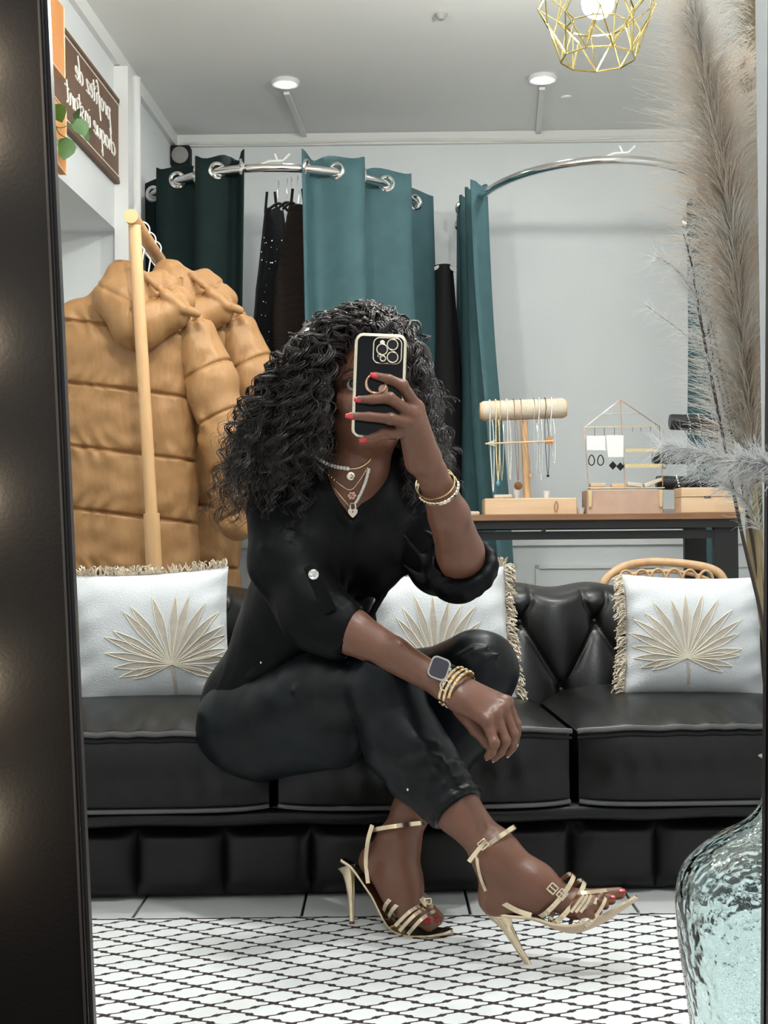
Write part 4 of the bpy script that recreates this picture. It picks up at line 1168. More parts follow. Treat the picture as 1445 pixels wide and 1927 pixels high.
for k, rr in ((-.058, .0085), (-.030, .007), (-.006, .0085)): pleg(P(860, 1522, 2.46) + an.normalized() * k, an, .046 - k * .10, rr)
def endcut(c, ax, rad):
    ax = V3(Vector(ax).normalized()); c = V3(c); idx = np.argwhere(s.F < .03); p_ = s.lo + idx * s.h; d = p_ - c; h = d @ ax; rr = np.linalg.norm(d, axis=1)
    m = (rr < rad); q = idx[m]; s.F[q[:, 0], q[:, 1], q[:, 2]] = np.maximum(s.F[q[:, 0], q[:, 1], q[:, 2]], h[m].astype(np.float32))
endcut(P(862, 1526, 2.46), an, .13); endcut(P(780, 1506, 2.695), P(768, 1540, 2.69) - P(800, 1480, 2.70), .09)
s.half(P(872, 1540, 2.45), V3(an)) if False else None
# folds at knee and calf
def fold2(q, d_, r=.009, k=.016): s.chain([P(x, y, d_) for x, y in q], [r * .5] + [r] * (len(q) - 2) + [r * .5], k)
fold2(((648, 1262), (672, 1290), (668, 1350)), 2.565); fold2(((690, 1248), (706, 1264), (690, 1312)), 2.508, .007, .024)
fold2(((725, 1250), (735, 1275), (722, 1302)), 2.500, .006, .022); fold2(((765, 1440), (800, 1428), (830, 1426)), 2.450, .007, .024); fold2(((778, 1474), (812, 1460), (842, 1458)), 2.446, .007, .024)
fold2(((750, 1408), (790, 1402), (822, 1400)), 2.463, .006, .022)
fold2(((868, 1236), (890, 1226), (915, 1218)), 2.668, .006, .022); fold2(((890, 1250), (915, 1240), (938, 1232)), 2.664, .006, .022); fold2(((888, 1266), (910, 1258), (930, 1254)), 2.664, .005, .022)
fold2(((560, 1300), (640, 1290), (690, 1262)), 2.615, .006, .024)
s.warp(lambda x, y, z: .0026 * vnoise(x * 34, y * 34, z * 34, 8) + .0014 * vnoise(x * 80, y * 80, z * 80, 9))
trousers = s.build('trousers', 'trouser_black', person, smooth_it=1)
mb = MB(); mb.tube(catmull([P(690, 1318, 2.512), P(716, 1352, 2.482), P(752, 1412, 2.455), P(800, 1480, 2.437)], 8), .0016, 5); mb.build('leg_seam', 'matte_black', trousers)

# ---- hair: dark mass plus curling strands
s = SDF(*box_of([P(390, 570, 2.6), P(870, 1010, 2.95)], .04), .005)
s.ell(H(.0, .040, .040), (.090, .098, .086), .0, M=yawM)
s.chain([P(600, 660, 2.68), P(560, 760, 2.69), P(530, 850, 2.69), P(500, 910, 2.69)], [.056, .074, .062, .030], .04)
s.cap(P(598, 680, 2.645), P(588, 800, 2.645), .034, .038, .03)
s.chain([P(770, 680, 2.70), P(790, 780, 2.73), P(810, 870, 2.75), P(815, 930, 2.75)], [.040, .040, .036, .022], .03)
s.cap(P(640, 700, 2.78), P(660, 860, 2.82), .10, .10, .04)
s.cap(P(560, 860, 2.78), P(780, 870, 2.80), .06, .05, .04)
# leave the face free
def face_cut(x, y, z):
    q = (np.stack([x, y, z], 1) - V3(HEAD)) @ np.array(yawM)
    return np.minimum(.066 - np.abs(q[:, 0] - .006), np.minimum(.030 - q[:, 1], np.minimum(.066 - q[:, 2], .2 + q[:, 2])))
idx = np.argwhere(s.F < .03); p_ = s.lo + idx * s.h
s.F[idx[:, 0], idx[:, 1], idx[:, 2]] = np.maximum(s.F[idx[:, 0], idx[:, 1], idx[:, 2]], face_cut(p_[:, 0], p_[:, 1], p_[:, 2]).astype(np.float32))
s.warp(lambda x, y, z: .006 * vnoise(x * 90, y * 90, z * 70, 21) + .004 * vnoise(x * 200, y * 200, z * 160, 22))
hair = s.build('hair', 'hair_black', person)
CL = 7
def curls(n, root_fn, guide_fn, seg=64, r0=.00125, seed=0, curl=(.005, .0115), wl_=(.034, .060)):
    r = np.random.default_rng(seed); out = []
    for i in range(n // CL):
        g = [np.array(tuple(p)) for p in guide_fn(r, root_fn(r))]
        g = np.array(g); tpar = np.linspace(0, 1, seg); kk = np.linspace(0, 1, len(g))
        # smooth interpolation through guides
        c = np.array([tuple(p) for p in catmull([Vector(q) for q in g], 14)])
        L = np.concatenate([[0], np.cumsum(np.linalg.norm(np.diff(c, axis=0), axis=1))]); tot = L[-1]
        pos = np.stack([np.interp(tpar * tot, L, c[:, k]) for k in range(3)], 1)
        T = np.gradient(pos, axis=0); T /= np.linalg.norm(T, axis=1, keepdims=True) + 1e-9
        U = np.cross(T, [0.3, 1, 0.2]); U /= np.linalg.norm(U, axis=1, keepdims=True) + 1e-9; W = np.cross(T, U)
        cr = r.uniform(*curl); w = r.uniform(*wl_); ph = r.uniform(0, 6.28); amp = cr * np.clip(tpar * 5, 0, 1) * (1 + .3 * np.sin(tpar * 9 + ph))
        a = tpar * tot / w * 2 * math.pi + ph + .8 * np.sin(tpar * 11 + ph)
        for k in range(CL):
            sp = .0016 + .0042 * tpar ** 1.5 * r.uniform(.6, 1.6); o1, o2 = r.normal(0, 1, 2); am = amp * r.uniform(.85, 1.15); ak = a + r.normal(0, .22)
            fr = .0012 * np.sin(tpar * r.uniform(20, 45) + r.uniform(0, 6.28))
            out.append(pos + U * (np.cos(ak) * am + o1 * sp + fr)[:, None] + W * (np.sin(ak) * am + o2 * sp)[:, None])
    n = len(out)
    rr = (r0 * r.uniform(.55, 1.25, (n, 1))) * (1 - .75 * np.linspace(0, 1, seg)[None, :] ** 2)
    return np.array(out), rr
def scalp(a0, a1, e0, e1):
    def f(r):
        a = r.uniform(a0, a1); e = r.uniform(e0, e1)
        d = Vector((math.cos(e) * math.sin(a), -math.cos(e) * math.cos(a), math.sin(e)))
        return H(d.x * .080, .025 + d.y * .098, .042 + d.z * .088), yawM @ d
    return f
def mkguide(xs_mid, ys_mid, dm, xs_end, ys_end, de, lift=.03):
    def g(r, rt):
        p, d = rt; f = r.uniform(0, 1)
        mid = P(lerp(*xs_mid, f) + r.normal(0, 9), lerp(*ys_mid, r.uniform(0, 1)), r.uniform(*dm)); end = P(lerp(*xs_end, f) + r.normal(0, 14), r.uniform(*ys_end), r.uniform(*de))
        return [p, p + d * lift + Vector((0, 0, .012)), lerp(p + d * lift, mid, .55) + d * .012, mid, lerp(mid, end, .55), end]
    return g
sets = [
    (620, scalp(-2.4, -.5, .05, 1.45), mkguide((498, 606), (690, 780), (2.57, 2.74), (425, 600), (830, 985), (2.56, 2.72)), 1),
    (420, scalp(-1.9, -.25, .3, 1.5), mkguide((530, 608), (700, 770), (2.55, 2.64), (500, 605), (790, 900), (2.56, 2.64)), 2),
    (170, scalp(-2.2, -.8, .2, 1.3), mkguide((455, 520), (760, 850), (2.60, 2.74), (402, 470), (900, 1000), (2.60, 2.72)), 3),
    (380, scalp(.55, 2.4, .0, 1.4), mkguide((765, 805), (690, 780), (2.62, 2.80), (775, 850), (840, 965), (2.64, 2.80)), 4),
    (150, scalp(.3, 1.5, .4, 1.5), mkguide((755, 785), (660, 720), (2.60, 2.70), (780, 835), (760, 880), (2.62, 2.74)), 5),
    (160, scalp(-1.0, .1, .45, 1.1), mkguide((545, 612), (650, 720), (2.54, 2.62), (540, 608), (740, 840), (2.56, 2.62)), 7),
    (140, scalp(.0, 1.2, .45, 1.1), mkguide((740, 790), (650, 700), (2.56, 2.64), (760, 815), (720, 820), (2.58, 2.68)), 8),
    (260, scalp(-3.1, 3.1, .7, 1.55), mkguide((560, 790), (618, 660), (2.62, 2.78), (520, 812), (680, 760), (2.62, 2.80)), 6),
]
for n, rf, gf, sd in sets:
    pth, rr = curls(int(n * 1.5), rf, gf, seed=sd)
    tag(strands('curl_strands', pth, rr, 'hair_black', hair, 3), kind='stuff')
# ================================================================== sandals, phone, jewellery
from mathutils.bvhtree import BVHTree
BV_CHEST = BVHTree.FromPolygons([tuple(v) for v in parts[0][0]], [tuple(int(i) for i in f) for f in parts[0][1]])
def skin_at(px, py, off=.003):
    d = ray(px, py).normalized(); h = BV_CHEST.ray_cast(CAM_LOC, d)
    return (h[0] if h[0] is not None else P(px, py, 2.67)) + NF * off
def band(mb, c, axis, u, ru, rv, width, th, a0=0, a1=2 * math.pi, n=32, wav=0.0):
    ax = Vector(axis).normalized(); u = Vector(u); u = (u - ax * u.dot(ax)).normalized(); v = ax.cross(u)
    full = abs(a1 - a0) > 6.28
    rows = []
    for i in range(n if full else n + 1):
        a = a0 + (a1 - a0) * i / n; cs, sn = math.cos(a), math.sin(a)
        p = c + u * (ru * cs) + v * (rv * sn); o = (u * cs / max(ru, 1e-4) + v * sn / max(rv, 1e-4)).normalized()
        p = p + ax * (wav * math.sin(3 * a))
        rows.append([p - ax * width / 2, p + ax * width / 2, p + ax * width / 2 + o * th, p - ax * width / 2 + o * th])
    vs = [q for r in rows for q in r]; fs = []; m = len(rows)
    for i in range(m if full else m - 1):
        j = (i + 1) % m
        for k in range(4): fs.append((i * 4 + k, i * 4 + (k + 1) % 4, j * 4 + (k + 1) % 4, j * 4 + k))
    if not full: fs += [(0, 1, 2, 3), tuple((m - 1) * 4 + k for k in (3, 2, 1, 0))]
    mb.add(vs, fs); return mb
def ribbon(mb, pts, nrm, width, th):
    pts = catmull(pts, 6); vs = []; fs = []
    for i, p in enumerate(pts):
        d = (pts[min(i + 1, len(pts) - 1)] - pts[max(i - 1, 0)]).normalized(); n = Vector(nrm); n = (n - d * n.dot(d)).normalized(); w = d.cross(n)
        vs += [p - w * width / 2, p + w * width / 2, p + w * width / 2 + n * th, p - w * width / 2 + n * th]
    for i in range(len(pts) - 1):
        for k in range(4): fs.append((i * 4 + k, i * 4 + (k + 1) % 4, i * 4 + 4 + (k + 1) % 4, i * 4 + 4 + k))
    fs += [(3, 2, 1, 0), tuple(len(vs) - 4 + k for k in range(4))]
    mb.add(vs, fs); return mb
def buckle(p, ax, up, w, h, parent, r=.0016):
    ax = Vector(ax).normalized(); up = Vector(up); up = (up - ax * up.dot(ax)).normalized()
    mb = MB(); q = [p + ax * (sx * w / 2) + up * (sy * h / 2) for sx, sy in ((-1, -1), (1, -1), (1, 1), (-1, 1))]
    mb.tube([lerp(q[i], q[(i + 1) % 4], t) for i in range(4) for t in (0, .5)], r, 6, closed=True)
    mb.tube([p - ax * w / 2, p + ax * w / 2], r * .7, 5)
    return mb.build('buckle', 'pale_gold', parent)
def sole(pts, lats, ws, th, m_top, m_bot, parent, label):
    C_ = catmull(pts, 8); n = len(C_); L_ = catmull([Vector(l) for l in lats], 8); K = len(ws)
    wi = [np.interp(i / (n - 1) * (K - 1), range(K), ws) for i in range(n)]
    # rounded ends
    rows_t = []; rows_b = []
    for i, p in enumerate(C_):
        d = (C_[min(i + 1, n - 1)] - C_[max(i - 1, 0)]).normalized(); l = L_[i]; l = (l - d * l.dot(d)).normalized(); nn = d.cross(l)
        if nn.z < 0: nn = -nn
        w = wi[i]
        rows_t.append([p - l * w, p - l * w * .6 - nn * .001, p + l * w * .6 - nn * .001, p + l * w])
        rows_b.append([p - l * w - nn * th * .55, p - l * w * .7 - nn * th, p + l * w * .7 - nn * th, p + l * w - nn * th * .55])
    mb = MB()
    vs = [q for a, b in zip(rows_t, rows_b) for q in (a + [b[3], b[0]])]; fs = []
    for i in range(n - 1):
        for k in (0, 1, 2): fs.append((i * 6 + k, i * 6 + k + 1, i * 6 + 6 + k + 1, i * 6 + 6 + k))
        fs.append((i * 6 + 3, i * 6 + 4, i * 6 + 10, i * 6 + 9)); fs.append((i * 6 + 5, i * 6 + 0, i * 6 + 6, i * 6 + 11))
    for b in (0, (n - 1) * 6): fs.append(tuple(b + k for k in (0, 1, 2, 3, 4, 5)))
    mb.add(vs, fs); s_ = mb.build('sandal', m_top, parent, angle=50); tag(s_, label)
    mb = MB(); vs = [q for b in rows_b for q in b]; fs = []
    for i in range(n - 1):
        for k in range(3): fs.append((i * 4 + k, i * 4 + k + 1, i * 4 + 5 + k, i * 4 + 4 + k))
    mb.add(vs, fs); o = mb.build('outsole', m_bot, s_, angle=50); md = o.modifiers.new('t', 'SOLIDIFY'); md.thickness = .001
    return s_
# near sandal
sn = sole([P(918, 1692, 2.43), P(945, 1712, 2.425), P(1000, 1722, 2.405), P(1048, 1741, 2.385), P(1084, 1744, 2.37), P(1132, 1726, 2.362), P(1176, 1699, 2.362), P(1196, 1684, 2.362)],
          [FWD, FWD, FWD * .95 - UPV * .1, FWD * .9 - UPV * .3, FWD * .85 - UPV * .42, FWD * .85 - UPV * .45, FWD * .85 - UPV * .45, FWD * .85 - UPV * .45], [.015, .024, .022, .028, .036, .037, .028, .006], .007,
          'sandal_gold', 'sandal_sole', person, 'gold high-heeled sandal on the crossed foot')
hp = [P(930, 1706, 2.428), P(942, 1722, 2.426), P(956, 1748, 2.422), P(978, 1788, 2.414), P(1001, 1826, 2.405)]
MB().tube(catmull(hp, 5), [.021, .019, .010, .0062, .0048], 12).build('heel', 'sandal_gold', sn)
MB().tube([P(1000, 1823, 2.405), P(1002, 1829, 2.404)], .0056, 10).build('heel_tip', 'table_wood', sn)
shin = (P(950, 1625, 2.41) - P(905, 1560, 2.43)).normalized()
ud = (P(965, 1553, 2.42) - P(893, 1613, 2.42)).normalized()
mb = MB(); band(mb, P(930, 1584, 2.421), shin, ud, .0445, .038, .008, .0022); mb.build('ankle_strap', 'sandal_gold', sn)
buckle(P(909, 1589, 2.376), ud, shin, .014, .013, sn)
mb = MB(); ribbon(mb, [P(915, 1582, 2.376), P(900, 1598, 2.376), P(882, 1621, 2.380)], NF, .0075, .002); mb.build('strap_tail', 'sandal_gold', sn)
mb = MB(); ribbon(mb, [P(898, 1606, 2.392), P(900, 1630, 2.392), P(908, 1660, 2.398), P(922, 1692, 2.405)], NF - RGT * .6, .006, .002); mb.build('heel_strap', 'sandal_gold', sn)
mb = MB(); ribbon(mb, [P(914, 1684, 2.402), P(935, 1692, 2.398), P(970, 1712, 2.380), P(1000, 1722, 2.374)], NF, .009, .002); mb.build('side_strap', 'sandal_gold', sn)
for (x0, y0, x1, y1, dd_, rv) in ((1078, 1645, 1012, 1722, 2.388, .036), (1098, 1657, 1036, 1735, 2.380, .037)):
    a = P(x0, y0, dd_); b = P(x1, y1, dd_); c = (a + b) / 2; ud2 = (a - b).normalized(); ax = ud2.cross(NF)
    mb = MB(); band(mb, c, ax, ud2, (a - b).length / 2, rv, .0085, .002); mb.build('instep_strap', 'sandal_gold', sn)
buckle(P(1040, 1672, 2.348), RGT - UPV * .9, RGT + UPV, .014, .014, sn); buckle(P(1058, 1683, 2.340), RGT - UPV * .9, RGT + UPV, .014, .014, sn)
for (x0, y0, x1, y1, dd_, rv) in ((1122, 1686, 1074, 1742, 2.362, .030), (1138, 1686, 1092, 1744, 2.358, .029)):
    a = P(x0, y0, dd_); b = P(x1, y1, dd_); c = (a + b) / 2; ud2 = (a - b).normalized(); ax = ud2.cross(NF)
    mb = MB(); band(mb, c, ax, ud2, (a - b).length / 2, rv, .006, .002); mb.build('toe_strap', 'sandal_gold', sn)
mb = MB(); ribbon(mb, [P(1092, 1682, 2.330), P(1112, 1681, 2.332), P(1140, 1678, 2.345)], NF + UPV, .007, .004); mb.build('strap_knot', 'sandal_gold', sn)
for k in range(3):
    mb = MB(); ribbon(mb, [P(1098 + 7 * k, 1684, 2.328), P(1086 + 9 * k, 1700, 2.322), P(1074 + 9 * k, 1716, 2.322)], NF, .005, .002); mb.build('toe_strap', 'sandal_gold', sn)
# far sandal
lt = Vector((.58, .81, 0))
sf = sole([P(646, 1615, 2.712), P(672, 1634, 2.70), P(712, 1682, 2.665), P(745, 1734, 2.635), P(775, 1750, 2.612), P(812, 1752, 2.600), P(840, 1750, 2.594), P(851, 1748, 2.592)],
          [FWD, FWD, lt, lt, lt, lt, lt, lt], [.013, .024, .020, .028, .034, .034, .022, .006], .007, 'sandal_gold', 'sandal_sole', person, 'gold high-heeled sandal on the planted foot')
hp = [P(653, 1630, 2.705), P(657, 1648, 2.70), P(661, 1690, 2.69), P(662, 1737, 2.674)]
MB().tube(catmull(hp, 5), [.019, .012, .0065, .0048], 12).build('heel', 'sandal_gold', sf)
MB().tube([P(662, 1734, 2.674), P(662, 1740, 2.672)], .0056, 10).build('heel_tip', 'table_wood', sf)
shf = Vector((.12, -.25, -.95)); uf = (P(800, 1566, 2.665) - P(698, 1556, 2.68)).normalized()
mb = MB(); band(mb, P(749, 1556, 2.668), shf, uf, .0505, .038, .008, .0022); mb.build('ankle_strap', 'sandal_gold', sf)
mb = MB(); ribbon(mb, [P(701, 1552, 2.655), P(693, 1580, 2.658), P(689, 1620, 2.664), P(693, 1662, 2.66)], NF - RGT * .3, .008, .002); mb.build('heel_strap', 'sandal_gold', sf)
for (x0, y0, x1, y1, dd_, rv) in ((800, 1688, 716, 1692, 2.63, .034), (806, 1702, 726, 1708, 2.622, .035)):
    a = P(x0, y0, dd_); b = P(x1, y1, dd_); c = (a + b) / 2; ud2 = (a - b).normalized(); ax = Vector((.55, -.55, -.62)); 
    mb = MB(); band(mb, c, ax, ud2, (a - b).length / 2, rv, .008, .002); mb.build('instep_strap', 'sandal_gold', sf)
for (x0, y0, x1, y1, dd_) in ((806, 1706, 752, 1752, 2.568), (818, 1714, 768, 1758, 2.560), (800, 1700, 744, 1742, 2.572)):
    mb = MB(); ribbon(mb, [P(x0, y0, dd_ + .012), P((x0 + x1) / 2, (y0 + y1) / 2 - 6, dd_), P(x1, y1, dd_ + .006)], NF + UPV * .5, .0065, .002); mb.build('toe_strap', 'sandal_gold', sf)
mb = MB(); ribbon(mb, [P(792, 1690, 2.575), P(802, 1702, 2.572), P(814, 1706, 2.575)], NF + UPV * .5, .010, .004); mb.build('strap_knot', 'sandal_gold', sf)
buckle(P(805, 1696, 2.570), RGT, UPV, .012, .010, sf)

# ---- phone (held: a thing of its own)
pa = math.radians(2.2); pr = RGT * math.cos(pa) - UPV * math.sin(pa); pu = UPV * math.cos(pa) + RGT * math.sin(pa); pn = pu.cross(pr).normalized()
pn = pn if pn.dot(NF) > 0 else -pn
PC = P(713.5, 727, PHD); pw, ph_, pt_ = 91 * PHD / FOCAL, 190 * PHD / FOCAL, .0105
phone = thing('phone', PC - pu * (ph_ / 2), 'black phone with gold edges held up in front of the face', 'phone')
def rrect(w, h, r, n=6):
    out = []
    for cx_, cy_, a0 in ((w / 2 - r, h / 2 - r, 0), (-w / 2 + r, h / 2 - r, 90), (-w / 2 + r, -h / 2 + r, 180), (w / 2 - r, -h / 2 + r, 270)):
        for i in range(n + 1):
            a = math.radians(a0 + 90 * i / n); out.append((cx_ + r * math.cos(a), cy_ + r * math.sin(a)))
    return out
def pp3(x, y, z=0): return PC + pr * x + pu * y + pn * z
def plate(w, h, r, z0, z1, x=0, y=0): return MB().prism([pp3(x + a, y + b, z0) for a, b in rrect(w, h, r)], pn * (z1 - z0))
plate(pw - .004, ph_ - .004, .0095, -pt_ / 2, pt_ / 2).build('back_case', 'phone_black', phone, angle=30)
mb = MB(); mb.tube([pp3(a, b, 0) for a, b in rrect(pw - .003, ph_ - .003, .010)], pt_ / 2, 8, closed=True, flat=(pr, .9)); mb.build('rim', 'pale_gold', phone)
def pxl(px, py): q = PLANE(px, py, PC, pn) - PC; return q.dot(pr), q.dot(pu)
cxm, cym = pxl(729, 661)
cb = plate(.0465, .0425, .010, pt_ / 2, pt_ / 2 + .002, cxm, cym).build('camera_module', 'phone_black', phone, angle=30)
MB().tube([pp3(cxm + a, cym + b, pt_ / 2 + .002) for a, b in rrect(.0465, .0425, .010)], .0011, 6, closed=True).build('module_rim', 'pale_gold', cb)
for (x, y, r) in ((738.5, 650, 10), (719, 659, 10), (738.5, 673.5, 10), (720.5, 676, 5)):
    a, b = pxl(x, y); rr = r * PHD / FOCAL
    l_ = MB().lathe([(rr * .98, 0), (rr * .98, .0035), (rr * .8, .004), (rr * .75, .002), (.0005, .002)], pp3(a, b, pt_ / 2 + .001), 20, pn).build('lens', 'lens_glass', cb)
    MB().torus(pp3(a, b, pt_ / 2 + .005), rr, .0011, pn, 24, 6).build('lens_ring', 'pale_gold', cb)
a, b = pxl(719.5, 646); MB().lathe([(.0042, 0), (.0042, .003), (.001, .0035)], pp3(a, b, pt_ / 2 + .001), 16, pn).build('flash', 'pearl', cb)
a, b = pxl(713.5, 670.5); MB().torus(pp3(a, b, pt_ / 2 + .003), .0022, .0008, pn, 14, 5).build('sensor_ring', 'pale_gold', cb)
a, b = pxl(708, 724)
MB().torus(pp3(a, b, pt_ / 2 + .010), .0165, .0026, (pn + pu * .25).normalized(), 28, 8).build('ring_holder', 'rose_gold', phone)
MB().lathe([(.008, 0), (.008, .004), (.001, .0045)], pp3(a + .012, b - .008, pt_ / 2), 16, pn).build('ring_base', 'rose_gold', phone)

# ---- necklaces
def along(pts, n):
    c = catmull([Vector((x, y, 0)) for x, y in pts], 10); L = [0]
    for i in range(1, len(c)): L.append(L[-1] + (c[i] - c[i - 1]).length)
    return [(float(np.interp(t * L[-1], L, [q.x for q in c])), float(np.interp(t * L[-1], L, [q.y for q in c]))) for t in np.linspace(0, 1, n)]
mb = MB()
for i, (x, y) in enumerate(along([(588, 857), (606, 868), (630, 878), (654, 882)], 13)): mb.ball(skin_at(x, y, .0035), .0036 + .0007 * (i / 12), 10)
n1 = tag(mb.build('pearl_choker', 'pearl', person), kind='stuff'); n1['label'] = 'pearl half of the choker'
MB().tube([skin_at(x, y, .002) for x, y in along([(654, 882), (675, 880), (692, 870), (698, 862)], 16)], .0016, 6).build('choker_chain', 'gold', n1)
MB().lathe([(.0078, 0), (.0078, .002), (.006, .003), (.001, .0034)], skin_at(660, 896, .003), 20, NF).build('medallion', 'pale_gold', n1)
mb = MB(); pth = along([(590, 866), (612, 888), (640, 912), (660, 922), (676, 905), (692, 880)], 44)
mb.tube([skin_at(x, y, .002) for x, y in pth], .0009, 5); n2 = mb.build('fine_necklace', 'gold', person)
mb = MB()
for x, y in pth[::2]: mb.ball(skin_at(x, y, .003), .0017, 6)
tag(mb.build('beads', 'pale_gold', n2), kind='stuff')
c = skin_at(662, 933, .004); mb = MB()
for k in range(6):
    a = k * math.pi / 3; mb.ball(c + RGT * (.0055 * math.cos(a)) + UPV * (.0055 * math.sin(a)), (.0034, .002, .0034), 8)
mb.ball(c, .0025, 8); mb.build('flower_pendant', 'rose_gold', n2)
mb = MB(); mb.tube([skin_at(x, y, .002) for x, y in along([(604, 880), (622, 908), (640, 932), (657, 952)], 24)], .0009, 5)
n3 = mb.build('padlock_necklace', 'gold', person)
mb = MB()
for x, y in along([(694, 884), (688, 906), (680, 926), (670, 945)], 17): mb.ball(skin_at(x, y, .003), .0033, 8)
tag(mb.build('pearl_strand', 'pearl', n3), kind='stuff')
c = skin_at(664, 963, .005)
hp_ = [(0, -.0118), (.0045, -.008), (.0088, -.002), (.0092, .0035), (.006, .0062), (.0022, .0055), (0, .004), (-.0022, .0055), (-.006, .0062), (-.0092, .0035), (-.0088, -.002), (-.0045, -.008)]
mb = MB(); mb.prism([c + RGT * x + UPV * y for x, y in hp_], NF * .003); pd = mb.build('padlock_pendant', 'pale_gold', n3, angle=30)
MB().tube(catmull([c + RGT * x + UPV * y + NF * .0015 for x, y in ((-.0048, .005), (-.005, .012), (-.003, .0158), (0, .0165), (.003, .0158), (.005, .012), (.0048, .005))], 4), .0016, 6).build('shackle', 'pale_gold', pd)
MB().box(c + NF * .0032, (.0016, .0012, .004)).build('keyhole', 'matte_black', pd, smooth=False)

# ---- bracelets and watch
fa = (WRR - ELR).normalized(); ur = (RGT * .8 + UPV * .35)
for k, (cc, ru, rv, w) in enumerate(((P(819, 910, 2.382), .0335, .0315, .0022), (P(824, 918, 2.388), .0345, .032, .0030))):
    mb = MB(); band(mb, cc, (fa + NF * .35).normalized(), ur, ru, rv, w, .0016, wav=.001)
    br = mb.build('bracelet', 'gold', person)
    if k == 1:
        for i in range(15):
            a = -2.9 + i * .19; ax = (fa + NF * .35).normalized(); u_ = (ur - ax * ur.dot(ax)).normalized(); v_ = ax.cross(u_)
            for sg in (1,):
                q = cc + u_ * (.0365 * math.cos(a)) + v_ * (.034 * math.sin(a))
                MB().lathe([(.0042, -.0012), (.0045, 0), (.004, .0014)], q, 10, (q - cc).normalized()).build('disc', 'pale_gold', br)
MB().ball(P(786, 912, 2.362), .0032, 8).build('bracelet_bead', 'pearl', person)
fl_ = (WRL - ELL).normalized(); ul = (UPV * .85 + RGT * .45)
for k in range(3):
    cc = P(851 + 8 * k, 1291 + 4 * k, 2.438 - .004 * k); mb = MB()
    band(mb, cc, fl_, ul, .0355 - .0006 * k, .0345, .0050, .0024); br = mb.build('bracelet', 'gold', person)
    u_ = (ul - fl_ * ul.dot(fl_)).normalized(); v_ = fl_.cross(u_)
    for i in range(16):
        a = 2 * math.pi * i / 16; q = cc + u_ * (.0375 * math.cos(a)) + v_ * (.0365 * math.sin(a)); o_ = (q - cc).normalized()
        M_ = Matrix((fl_, o_, fl_.cross(o_))).transposed(); MB().box(q, (.0056, .0035, .0062), M_, .0012).build('link', 'gold' if i % 2 else 'pale_gold', br, smooth=False)
mb = MB(); band(mb, P(834, 1280, 2.45), fl_, ul, .0305, .027, .021, .0022); ws_ = mb.build('watch_strap', 'matte_black', person)
wc = P(825.5, 1258.5, 2.412); wx = (RGT * .93 - UPV * .36).normalized(); wn = (NF * .9 + UPV * .35); wn = (wn - wx * wn.dot(wx)).normalized(); wy = wn.cross(wx).normalized()
if wy.dot(UPV) < 0: wy = -wy
wcase = MB().prism([wc + wx * a + wy * b - wn * .004 for a, b in rrect(.0355, .0405, .010)], wn * .0085).build('watch', 'silver', person, angle=30)
MB().prism([wc + wx * a + wy * b + wn * .0046 for a, b in rrect(.0300, .0345, .008)], wn * .0008).build('watch_face', 'watch_screen', wcase, angle=30)
MB().cyl(wc + wx * .0175 + wy * .006, wc + wx * .0205 + wy * .006, .0032, n=12).build('crown', 'silver', wcase)
MB().torus(P(838, 1290, 2.405), .009, .0011, NF, 20, 5).build('charm_ring', 'silver', ws_)
# ================================================================== clothes rack and tan jackets
RD = 3.78
rk_top = P(253, 414, RD); rk_bot = P(287, 1066, RD + .02); dv = (rk_bot - rk_top); rk_floor = rk_top + dv * ((rk_top.z - .012) / -dv.z)
rack = thing('clothes_rack', (rk_floor.x, rk_floor.y + .35, 0), 'beech wood clothes rack with round posts behind the sofa', 'clothes rack')
jn = P(285, 966, RD + .016)
MB().tube([rk_top + Vector((0, 0, -.015)), jn], .0172, 16).build('post', 'beech', rack)
low = MB().tube([jn, rk_floor], .0225, 16).build('lower_post', 'beech', rack)
bar_a = rk_top + Vector((-.004, -.03, .004)); bar_b = Vector((rk_top.x - .03, 4.62, rk_top.z + .004))
MB().tube([bar_a, bar_b], .0195, 16).build('crossbar', 'beech', rack)
bk = Vector((bar_b.x, bar_b.y - .04, bar_b.z)); MB().tube([bk, Vector((bk.x + .03, bk.y, .012))], .0172, 16).build('post', 'beech', rack)
for y, x in ((rk_floor.y, rk_floor.x), (bk.y, bk.x + .03)): MB().tube([(x - .20, y, .016), (x + .20, y, .016)], .016, 12).build('foot', 'beech', rack)

JD = 3.97
def quilt(px, py, slope, sp, amp=.0045, gr=.011):
    p0 = P(px, py, JD)
    def f(x, y, z):
        zq = (z - p0.z) + slope * (x - p0.x)
        ph = zq / sp; dist = np.abs(ph - np.round(ph)) * sp
        g = gr * np.exp(-(dist / .0042) ** 2) - amp * np.abs(np.sin(math.pi * ph)) ** .6 + amp * .5
        puck = .0040 * np.sin(70 * x + 5 * np.sin(18 * z) + 3 * np.round(ph) + 4 * np.sin(23 * x)) * np.exp(-(dist / .035) ** 2)
        lng = .0035 * vnoise(x * 26, y * 26, z * 9, 5) + .0030 * vnoise(x * 34 + z * 50, y * 30, z * 62 - x * 40, 6) + .0016 * vnoise(x * 90, y * 60, z * 40, 7)
        return g + puck + lng
    return f
s = SDF(*box_of([P(80, 540, JD), P(400, 1240, JD), P(240, 700, JD + .12), P(240, 700, JD - .12)], .05), .0034)
s.cap(P(150, 612, JD), P(338, 622, JD), .075, .075, .05, flat=(FWD, .9)); s.cap(P(215, 560, JD), P(290, 562, JD), .055, .055, .06)
for x0, x1 in ((158, 160), (205, 210), (255, 265), (312, 322)): s.cap(P(x0, 660, JD), P(x1, 1200, JD + .01), .082, .082, .05, flat=(FWD, 1.0))
s.half(P(240, 1215, JD), (0, 0, -1))
s.warp(quilt(360, 752, .13, .177), .045)
